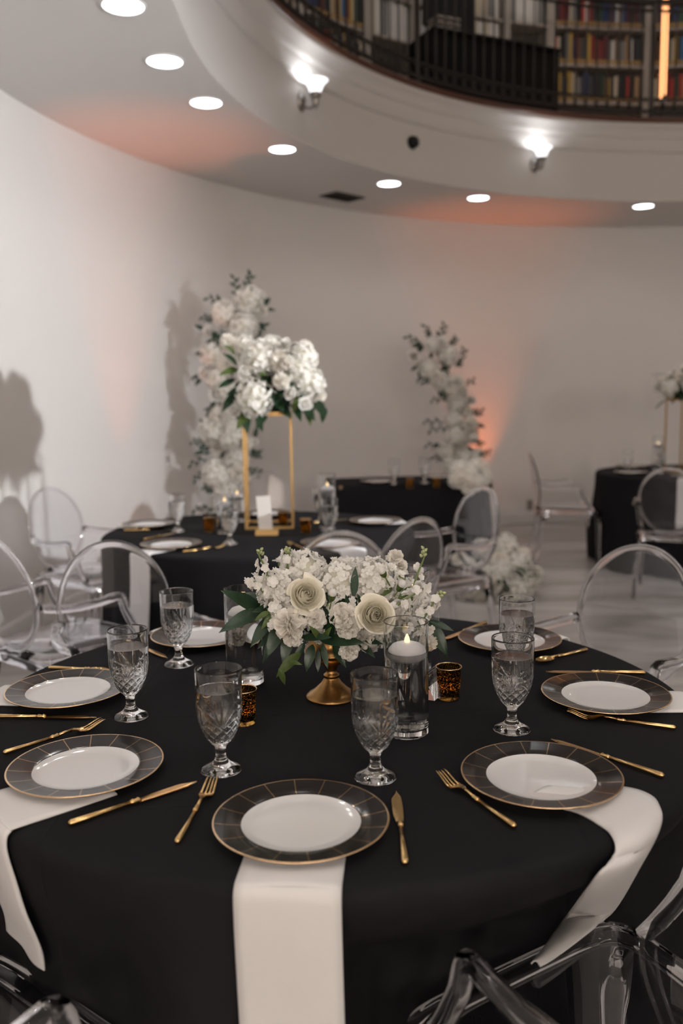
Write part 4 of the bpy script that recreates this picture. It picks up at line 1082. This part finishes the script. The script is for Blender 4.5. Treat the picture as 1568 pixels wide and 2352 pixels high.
def put(root, nm, me, p, d, r, spin=0.0):
    o = link(nm, me, root, Vector(p) - root.location); qd = Vector(d).normalized().to_track_quat('Z', 'Y')
    o.rotation_mode = 'QUATERNION'; o.rotation_quaternion = qd @ Quaternion((0, 0, 1), spin); o.scale = (r, r, r); return o
def put_leaf(root, me, a_, b_, face=None, nm='leaf'):
    a_, b_ = Vector(a_), Vector(b_); y = (b_ - a_); L = y.length; y.normalize()
    f = Vector(face) if face is not None else ((CAM - a_).normalized() + Vector((0, 0, .6)))
    x = y.cross(f).normalized(); z = x.cross(y)
    o = link(nm, me, root, a_ - root.location); o.rotation_mode = 'QUATERNION'
    o.rotation_quaternion = Matrix((x, y, z)).transposed().to_quaternion(); o.scale = (L, L, L); return o
def stock(root, a_, b_, seed, fsize=.011, nfl=9, bud=True, f0=.15, f1=.8):
    """a stem with clustered florets and green buds at the tip"""
    a_, b_ = Vector(a_) - root.location, Vector(b_) - root.location; rr = random.Random(seed); ax = (b_ - a_).normalized(); L = (b_ - a_).length
    x, y, z = basis(ax, rr)
    pts = [a_.lerp(b_, k / 5) + x * .006 * math.sin(k * .9) for k in range(6)]
    s_ = MB().tube(pts, .0024, 8, scale=[1.2, 1.1, 1, .9, .8, .6]).obj('stock_stem', M_STEM, root)
    fm = MB()
    for i in range(nfl):
        t_ = f0 + (f1 - f0) * (i + .5) / nfl; an = i * 2.39996; d = (x * math.cos(an) + y * math.sin(an) + ax * .35).normalized()
        c = a_ + ax * L * t_ + d * fsize * rr.uniform(.8, 1.3)
        floret(fm, c, d, fsize * rr.uniform(.85, 1.15), rr); floret(fm, c + d * .003, d, fsize * .6, rr, 4)
    if nfl: fm.obj('florets', M_PETAL, s_)
    if bud:
        bm_ = MB()
        for i in range(6):
            t_ = .86 + .16 * i / 6; an = i * 2.4; d = (x * math.cos(an) + y * math.sin(an) + ax * .9).normalized()
            c = a_ + ax * L * t_ + d * .005; q_ = d.to_track_quat('Z', 'Y')
            vs = MB().lathe([(0, -.5), (.36, -.3), (.42, .1), (.25, .5), (0, .7)], 8)
            bm_.add([q_ @ (Vector(p_) * .0085) + c for p_ in vs.v], vs.f)
        bm_.obj('buds', M_BUD, s_)
    return s_

# ---- low compote centrepiece on the near table
cx0 = Vector((T1[0] - .002, T1[1] - .004, TZ))
cp = thing('low_centerpiece', 'low white rose and hydrangea arrangement in a gold footed bowl', 'centerpiece', cx0)
MB().lathe([(0, .002), (.030, .001), (.054, 0), (.0565, .002), (.0565, .005), (.054, .007), (.052, .0095), (.046, .013), (.035, .022), (.024, .033), (.0165, .044), (.0150, .0475), (.0175, .050), (.0175, .053), (.0125, .056), (.0115, .064), (.0155, .073), (.022, .079), (.0275, .081), (.0285, .084), (.040, .0885), (.053, .096), (.0585, .104), (.0590, .108), (.0560, .110), (.0570, .114), (.0500, .118), (.0490, .135), (.0485, .15), (.046, .15), (.046, .112), (.03, .098), (0, .096)], 64).obj('gold_compote', M_COMPOTE, cp)
MB().lathe([(0, .10), (.042, .11), (.052, .15), (.085, .17), (.10, .20), (.08, .235), (.04, .25), (0, .255)], 20).obj('floral_foam', M_FOAM, cp)
def C3(px, py, Y): return at_y(px, py, Y)
def facing(p, up=.35, out=.6):
    d = (CAM - Vector(p)).normalized(); o_ = (Vector(p) - (cx0 + Vector((0, 0, .17)))).normalized(); return d * (1 - out) + o_ * out + Vector((0, 0, up * .3))
for i, (x, y, Y, r) in enumerate(((700, 1322, 1.93, .058), (778, 1348, 1.86, .058), (858, 1338, 1.86, .055), (642, 1358, 1.85, .048), (790, 1412, 1.82, .050), (905, 1402, 1.88, .046), (745, 1428, 1.82, .046), (940, 1378, 1.96, .048), (800, 1330, 2.00, .055), (690, 1402, 1.84, .045), (850, 1450, 1.84, .044), (720, 1340, 2.02, .05), (935, 1440, 1.92, .04))):
    p = C3(x, y, Y); put(cp, 'hydrangea', HY[i % 3], p, (rnd.uniform(-1, 1), rnd.uniform(-1, 1), 1), r, rnd.uniform(0, 6))
for i, (x, y, Y, r) in enumerate(((703, 1366, 1.775, .043), (862, 1412, 1.755, .045))):
    p = C3(x, y, Y); d = (CAM - p).normalized() + Vector((.25 if i == 0 else .12, 0, .15 if i == 0 else .02)); put(cp, 'rose', RO[i], p, d, r, i * 1.1)
for i, (x, y, Y, r) in enumerate(((664, 1432, 1.765, .036), (672, 1462, 1.755, .022), (787, 1415, 1.765, .030), (802, 1494, 1.775, .023), (985, 1476, 1.86, .020), (906, 1282, 1.93, .021), (920, 1300, 1.93, .016), (725, 1420, 1.775, .024), (548, 1462, 1.98, .022), (800, 1440, 1.77, .026), (835, 1470, 1.80, .024))):
    p = C3(x, y, Y); put(cp, 'carnation', CA[i % 2], p, facing(p), r, rnd.uniform(0, 6))
SG = [((612, 1345, 1.84), (597, 1265, 1.83), .0095, 6, True, .3, .75), ((668, 1330, 1.90), (660, 1262, 1.90), .012, 9, True, .1, .85), ((945, 1395, 1.86), (974, 1262, 1.86), .0095, 9, True, .0, .72),
      ((950, 1440, 1.84), (1014, 1362, 1.84), .0110, 13, True, .05, .82), ((612, 1368, 1.82), (577, 1330, 1.82), .011, 8, False, .5, 1.0), ((640, 1430, 1.80), (618, 1320, 1.82), .0135, 16, False, .0, 1.0),
      ((880, 1420, 1.80), (975, 1345, 1.82), .0115, 12, False, .2, 1.0), ((880, 1440, 1.78), (985, 1440, 1.82), .012, 10, False, .45, 1.0), ((640, 1300, 1.93), (655, 1290, 1.93), .012, 8, False, .0, 1.0), ((690, 1300, 1.95), (690, 1285, 1.95), .010, 6, False, 0, 1), ((645, 1420, 1.80), (632, 1440, 1.79), .012, 8, False, 0, 1), ((760, 1385, 1.80), (752, 1410, 1.78), .010, 5, False, 0, 1), ((905, 1330, 1.86), (930, 1325, 1.86), .010, 6, False, 0, 1)]
for i, (a_, b_, fs_, nf, bd, f0, f1) in enumerate(SG): stock(cp, C3(*a_), C3(*b_), 40 + i, fs_, nf, bd, f0, f1)
for i, (a_, b_) in enumerate((((895, 1345, 1.82), (880, 1318, 1.80)), ((905, 1370, 1.80), (918, 1350, 1.79)), ((757, 1400, 1.77), (762, 1372, 1.76)))):
    pa, pb_ = C3(*a_), C3(*b_)
    s_ = MB().tube([pa - cx0, pb_ - cx0], .0016, 6).obj('bud_stem', M_STEM, cp)
    d = (pb_ - pa).normalized(); q_ = d.to_track_quat('Z', 'Y')
    cal = MB().lathe([(0, -.9), (.4, -.6), (.62, .0), (.6, .5), (.4, .9)], 10); pet = MB().lathe([(.5, .2), (.66, .7), (.62, 1.2), (.3, 1.55), (0, 1.6)], 10)
    MB().add([q_ @ (Vector(v_) * .0125) + pb_ - cx0 for v_ in cal.v], cal.f).obj('calyx', M_LEAF2, s_)
    MB().add([q_ @ (Vector(v_) * .0125) + pb_ - cx0 for v_ in pet.v], pet.f).obj('bud', M_PETAL, s_)
LEAVES = [((606, 1408, 1.86), (519, 1352, 1.80), 0), ((604, 1400, 1.84), (506, 1443, 1.77), 0), ((628, 1410, 1.82), (574, 1482, 1.77), 0), ((652, 1425, 1.81), (612, 1502, 1.76), 1), ((668, 1450, 1.80), (648, 1520, 1.76), 1),
          ((640, 1440, 1.82), (590, 1490, 1.80), 2), ((690, 1465, 1.78), (760, 1462, 1.745), 2), ((752, 1478, 1.79), (765, 1415, 1.745), 2), ((735, 1470, 1.79), (832, 1470, 1.745), 0), ((740, 1478, 1.79), (752, 1536, 1.765), 2),
          ((765, 1482, 1.79), (796, 1530, 1.765), 1), ((718, 1480, 1.80), (702, 1540, 1.77), 1), ((700, 1475, 1.80), (668, 1530, 1.79), 2), ((820, 1470, 1.80), (862, 1508, 1.77), 0), ((815, 1465, 1.80), (880, 1478, 1.78), 2), ((982, 1428, 1.88), (1030, 1502, 1.84), 1),
          ((984, 1425, 1.88), (1042, 1448, 1.86), 2), ((812, 1372, 1.80), (816, 1300, 1.83), 2), ((845, 1440, 1.79), (812, 1425, 1.77), 2), ((800, 1395, 1.78), (795, 1368, 1.765), 0), ((832, 1395, 1.79), (822, 1365, 1.78), 0), ((825, 1440, 1.79), (838, 1405, 1.77), 0),
          ((600, 1390, 1.90), (560, 1350, 1.95), 1), ((640, 1400, 1.85), (590, 1395, 1.80), 1), ((680, 1300, 1.92), (696, 1275, 1.90), 2), ((735, 1320, 1.96), (742, 1292, 1.94), 2), ((635, 1450, 1.80), (602, 1525, 1.79), 2), ((730, 1490, 1.82), (730, 1545, 1.80), 2), ((930, 1440, 1.88), (965, 1500, 1.86), 1), ((880, 1470, 1.82), (900, 1510, 1.80), 2)]
for a_, b_, k in LEAVES: put_leaf(cp, LF[k], C3(*a_), C3(*b_))
for a_, b_ in (((690, 1500, 1.78), (632, 1548, 1.75)), ((640, 1535, 1.755), (657, 1574, 1.75)), ((660, 1520, 1.76), (690, 1522, 1.745)), ((620, 1405, 1.80), (585, 1420, 1.78)), ((630, 1408, 1.80), (600, 1440, 1.775)), ((745, 1470, 1.77), (752, 1445, 1.745)), ((735, 1470, 1.77), (718, 1440, 1.75)), ((950, 1350, 1.85), (915, 1370, 1.81)), ((900, 1350, 1.83), (878, 1365, 1.80))):
    put_leaf(cp, LO, C3(*a_), C3(*b_))

# ---- arrangements farther back
def far_flower(root, px, py, Y, rpx, kind, seed):
    p = at_y(px, py, Y); r = rpx / FPX * depth(p); rr = random.Random(seed)
    me, nm = {'h': (HY[seed % 3], 'hydrangea'), 'r': (ROW[seed % 2], 'rose'), 'c': (CA[seed % 2], 'carnation')}[kind]
    d = (CAM - p).normalized() + Vector((rr.uniform(-.5, .5), 0, rr.uniform(-.2, .5)))
    return put(root, nm, me, p, d, r * (1.0 if kind == 'h' else 1.08), rr.uniform(0, 6))
def sprig(root, px0, py0, px1, py1, Y, seed, me=None, n=5, s_=.055):
    a_, b_ = at_y(px0, py0, Y), at_y(px1, py1, Y); rr = random.Random(seed); me = me or LG
    MB().tube([a_ - root.location, b_ - root.location], .0022, 5).obj('sprig_stem', M_LEAF3, root)
    ax = (b_ - a_).normalized(); side = ax.cross(Vector((0, -1, 0))).normalized()
    for i in range(n):
        t_ = .25 + .75 * i / max(1, n - 1); c = a_.lerp(b_, t_); d = (ax + side * (1 if i % 2 else -1) * rr.uniform(.6, 1.1) + Vector((0, rr.uniform(-.3, .3), 0))).normalized()
        put_leaf(root, me, c, c + d * s_ * rr.uniform(.8, 1.15))

YA = 4.50
ar = thing('tall_arrangement', 'round white hydrangea arrangement on the tall gold stand', 'flower arrangement', (S2[0], S2[1], TZ + S2H + .008), 0, 'arrangements on gold stands')
MB().lathe([(0, 0), (.10, .0), (.12, .05), (.13, .12), (.10, .20), (.04, .25), (0, .26)], 20).obj('floral_foam', M_FOAM, ar)
A2 = [(600, 822, 44, 'h', 4.40), (584, 912, 47, 'h', 4.36), (645, 830, 26, 'c', 4.36), (690, 825, 40, 'h', 4.46), (702, 880, 44, 'h', 4.42), (680, 850, 34, 'h', 4.38), (655, 790, 16, 'r', 4.5), (660, 840, 16, 'c', 4.34), (645, 875, 20, 'c', 4.32), (665, 903, 17, 'r', 4.30), (702, 928, 18, 'r', 4.30),
      (715, 830, 15, 'c', 4.45), (725, 862, 13, 'c', 4.42), (733, 908, 15, 'c', 4.42), (728, 890, 14, 'c', 4.4), (560, 855, 18, 'r', 4.34), (522, 785, 18, 'c', 4.45), (700, 800, 18, 'c', 4.5), (560, 800, 30, 'h', 4.55), (640, 870, 40, 'h', 4.6), (530, 800, 14, 'c', 4.44), (625, 800, 30, 'h', 4.55), (727, 930, 10, 'c', 4.4), (535, 945, 16, 'r', 4.36)]
for i, (x, y, r, k, Y) in enumerate(A2): far_flower(ar, x, y, Y, r, k, 100 + i)
LV2 = [((620, 880), (650, 850)), ((630, 890), (610, 865)), ((650, 900), (690, 890)), ((650, 920), (625, 905)), ((690, 925), (720, 955)), ((705, 930), (712, 965)), ((675, 925), (690, 962)), ((725, 920), (745, 950)), ((560, 890), (520, 905)), ((545, 840), (520, 810)), ((550, 850), (512, 850)), ((540, 870), (500, 890)), ((545, 900), (510, 940)), ((560, 940), (568, 985)), ((590, 950), (602, 990)), ((575, 945), (545, 975)), ((610, 950), (590, 975)), ((655, 800), (640, 775)), ((660, 805), (675, 785)), ((640, 930), (665, 950)), ((540, 820), (530, 790)), ((655, 860), (665, 840)), ((630, 915), (648, 935)), ((700, 900), (690, 920)), ((745, 935), (740, 965)), ((620, 870), (605, 850))]
LV2 += [((632, 868), (652, 890)), ((618, 872), (634, 852)), ((676, 868), (660, 886)), ((552, 876), (538, 906)), ((690, 910), (674, 936)), ((648, 902), (632, 918)), ((612, 862), (598, 872)), ((668, 818), (660, 800)), ((720, 925), (705, 950))]
for i, (a_, b_) in enumerate(LV2): put_leaf(ar, LF[i % 3] if i % 5 else LO, at_y(*a_, 4.40), at_y(*b_, 4.29))
for i in range(26):
    an = rnd.uniform(0, 2 * PI); rr_ = rnd.uniform(.08, .15); q0 = Vector((S2[0] + rr_ * math.cos(an), S2[1] + rr_ * math.sin(an), ar.location.z + rnd.uniform(.02, .12)))
    put_leaf(ar, LF[i % 3], q0, q0 + Vector((math.cos(an) * .09, math.sin(an) * .09, rnd.uniform(-.05, .05))), (0, 0, 1))

# right-hand arrangement, mostly outside the frame
ar4 = thing('tall_arrangement', 'white arrangement on the gold stand, half cut by the right edge', 'flower arrangement', (S4[0], S4[1], TZ + S4H + .008), 0, 'arrangements on gold stands')
MB().lathe([(0, 0), (.08, .0), (.11, .05), (.11, .14), (.06, .22), (0, .24)], 20).obj('floral_foam', M_FOAM, ar4)
for i in range(26):
    d = fib(i, 26); d.z = abs(d.z) * .9 - .12
    p = Vector((S4[0], S4[1], ar4.location.z + .10)) + Vector((d.x * .19, d.y * .19, d.z * .20))
    k = i % 3; put(ar4, ('hydrangea', 'rose', 'carnation')[k], (HY[i % 3], ROW[i % 2], CA[i % 2])[k], p, d, (.072, .042, .045)[k], i)
for i in range(30):
    an = i * 2.4; z_ = rnd.uniform(-.02, .2); q0 = Vector((S4[0] + .13 * math.cos(an), S4[1] + .13 * math.sin(an), ar4.location.z + z_))
    put_leaf(ar4, LF[i % 3], q0, q0 + Vector((math.cos(an) * .13, math.sin(an) * .13, rnd.uniform(-.05, .06))), (0, 0, 1))

# floral columns of the broken arch
def column(base, label, flowers, Y, pole_px, leaves, seed):
    t = thing('floral_column', label, 'floral column', (base[0], base[1], 0), 0, 'floral columns of the broken arch')
    MB().rbox((0, 0, .01), (.36, .36, .02), .004).obj('base_plate', M_BLACK, t, False)
    MB().tube([Vector((0, 0, .02))] + [at_y(x, y, Y + .04) - t.location for x, y in pole_px], .02, 10, up=(0, 1, 0)).obj('pole', M_FOAM, t)
    rr = random.Random(seed)
    for i, (x, y, r, k) in enumerate(flowers): far_flower(t, x, y, Y + rr.uniform(-.07, .05), r, k, seed + i)
    for i, (a_, b_) in enumerate(leaves): sprig(t, *a_, *b_, Y + rr.uniform(-.1, .03), seed + 50 + i)
    for i, (x, y, r, k) in enumerate(flowers):      # dark leaves tucked between the heads
        for j in range(2):
            an = rr.uniform(0, 2 * PI); c = at_y(x + r * .6 * math.cos(an), y + r * .6 * math.sin(an), Y + (.03 if j == 0 and i % 2 == 0 else .09))
            put_leaf(t, LF[j] if j else LG, c, c + Vector((math.cos(an), -.1, -math.sin(an))).normalized() * rr.uniform(.07, .11))
    return t
Y1, Y2 = 6.78, 8.2
b1 = at_y(505, 1180, Y1); b2 = at_y(1060, 1100, Y2)
F1 = [(572, 692, 36, 'h'), (515, 722, 32, 'h'), (560, 752, 34, 'h'), (545, 775, 26, 'h'), (598, 712, 16, 'c'), (478, 762, 15, 'r'), (492, 815, 34, 'h'), (520, 835, 24, 'c'), (500, 870, 30, 'h'), (470, 858, 18, 'r'), (535, 815, 26, 'c'), (520, 900, 30, 'h'), (498, 905, 20, 'r'), (545, 930, 26, 'h'),
      (505, 955, 24, 'c'), (530, 980, 22, 'h'), (490, 990, 34, 'h'), (470, 985, 16, 'r'), (535, 1005, 32, 'h'), (545, 1050, 32, 'h'), (560, 1020, 20, 'c'), (500, 1030, 18, 'c'), (498, 1090, 36, 'h'), (545, 1090, 22, 'c'), (520, 1130, 30, 'h'), (505, 1155, 22, 'h'), (545, 1120, 16, 'r'), (582, 1015, 12, 'r'), (460, 1170, 14, 'r'), (495, 1195, 26, 'h'), (520, 1220, 26, 'h'), (505, 1270, 30, 'h'), (500, 1310, 28, 'h'), (595, 680, 14, 'c'), (470, 1175, 14, 'r')]
L1_ = [((545, 690), (538, 640)), ((560, 665), (575, 635)), ((525, 700), (480, 685)), ((500, 735), (470, 728)), ((530, 760), (495, 770)), ((585, 745), (605, 750)), ((480, 1020), (445, 1015)), ((485, 1050), (440, 1065)), ((480, 1075), (448, 1100)), ((490, 1040), (460, 1035)), ((570, 1050), (592, 1045)), ((500, 1125), (470, 1120)), ((560, 1080), (590, 1085)), ((500, 1165), (450, 1170)), ((515, 790), (488, 780)), ((500, 930), (478, 945)), ((560, 770), (590, 765))]
column((b1.x, Y1 + .04), 'taller white floral column at the left behind the tall arrangement', F1, Y1, [(505, 1300), (505, 1150), (512, 1000), (510, 880), (530, 780), (555, 690)], L1_, 300)
F2 = [(994, 792, 20, 'h'), (950, 817, 16, 'r'), (1028, 817, 24, 'h'), (985, 847, 24, 'h'), (1015, 877, 24, 'h'), (1049, 877, 18, 'c'), (1047, 925, 24, 'h'), (1081, 920, 14, 'r'), (1042, 964, 22, 'h'), (1074, 948, 14, 'c'), (1081, 973, 16, 'c'), (1047, 1003, 22, 'h'), (1081, 1003, 18, 'h'), (1028, 1037, 24, 'h'), (1058, 1024, 16, 'c'), (1095, 1047, 18, 'h'), (1038, 1070, 22, 'h'), (1015, 785, 14, 'r'), (1062, 900, 14, 'c'), (1000, 865, 16, 'c'), (1065, 1050, 20, 'h'), (1060, 985, 15, 'r'), (1060, 1110, 30, 'h'), (1085, 1090, 26, 'h'), (1065, 1150, 28, 'h'), (1035, 905, 16, 'c'), (970, 835, 14, 'c')]
L2_ = [((975, 795), (938, 775)), ((990, 785), (978, 752)), ((1010, 785), (1020, 748)), ((1030, 800), (1045, 780)), ((975, 800), (958, 790)), ((1055, 885), (1085, 875)), ((1035, 910), (995, 918)), ((1030, 925), (1015, 905)), ((1030, 970), (978, 968)), ((1035, 980), (990, 988)), ((1030, 1025), (982, 1022)), ((1085, 1010), (1104, 1020)), ((990, 855), (962, 868)), ((1005, 870), (975, 875)), ((1060, 840), (1066, 805)), ((1075, 950), (1104, 945)), ((1035, 1060), (1000, 1050)), ((1045, 845), (1055, 835)), ((1095, 1050), (1122, 1040))]
column((b2.x, Y2 + .04), 'slimmer white floral column behind the far rectangular table', F2, Y2, [(1062, 1180), (1058, 1080), (1055, 980), (1045, 900), (1015, 830), (1000, 795)], L2_, 400)

# flower cluster on the corner of the sweetheart table and the mound on the floor in front of it
p0 = at_z(1078, 1116, TOP)
ct = thing('table_flower_cluster', 'white flower cluster on the corner of the far rectangular table', 'flower arrangement', (p0.x, p0.y + .12, TZ), 0)
MB().lathe([(0, 0), (.08, 0), (.09, .03), (.07, .07), (0, .08)], 16).obj('floral_foam', M_FOAM, ct)
yc = p0.y + .04
for i, (x, y, r, k, dy) in enumerate(((1058, 1082, 26, 'h', .06), (1097, 1076, 26, 'h', .08), (1079, 1094, 28, 'h', .0), (1112, 1096, 20, 'h', .04), (1077, 1116, 20, 'c', -.09), (1046, 1104, 18, 'h', .02), (1066, 1072, 16, 'r', .04), (1096, 1108, 20, 'h', -.06), (1060, 1104, 18, 'c', -.06), (1110, 1112, 12, 'r', -.03))):
    far_flower(ct, x, y, yc + dy, r, k, 500 + i)
for i in range(12):
    an = i * .55; c = Vector((ct.location.x, ct.location.y, TZ + .045)); e_ = c + Vector((math.cos(an) * .19, math.sin(an) * .14, .02 * math.sin(i * 2.1)))
    put_leaf(ct, LF[i % 3], c.lerp(e_, .45), e_, (0, 0, 1))
fm0 = at_z(1150, 1380, 0)
fl = thing('floor_flower_mound', 'mound of white flowers on the floor by the clear chair', 'flower arrangement', (fm0.x, fm0.y + .12, 0), 0)
MB().lathe([(0, 0), (.15, 0), (.16, .05), (.13, .14), (.06, .22), (0, .24)], 24).obj('floral_foam', M_FOAM, fl)
for i, (x, y, r, k, dy) in enumerate(((1160, 1262, 30, 'h', .2), (1190, 1300, 32, 'h', .08), (1212, 1332, 28, 'h', .06), (1180, 1352, 34, 'h', -.06), (1128, 1368, 24, 'h', -.08), (1085, 1352, 30, 'h', -.04), (1070, 1305, 28, 'h', .1), (1055, 1288, 20, 'c', .14), (1112, 1262, 26, 'h', .2), (1228, 1318, 18, 'c', .1), (1148, 1318, 32, 'h', -.02), (1062, 1372, 16, 'r', -.06), (1110, 1320, 28, 'h', .0), (1145, 1290, 24, 'c', .1), (1165, 1240, 20, 'r', .24), (1200, 1275, 18, 'c', .18), (1105, 1375, 16, 'c', -.1), (1158, 1375, 18, 'c', -.12), (1205, 1360, 18, 'r', -.04), (1135, 1345, 22, 'c', -.1))):
    far_flower(fl, x, y, fl.location.y + dy - .02, r, k, 600 + i)
for i in range(34):
    an = i * 2.4; z_ = rnd.uniform(.03, .26); rr_ = .27 - z_ * .45; q0 = Vector((fl.location.x + rr_ * math.cos(an), fl.location.y + rr_ * .8 * math.sin(an), z_))
    put_leaf(fl, LF[i % 3], q0, q0 + Vector((math.cos(an) * .14, math.sin(an) * .12, rnd.uniform(-.02, .06))), (0, 0, 1))
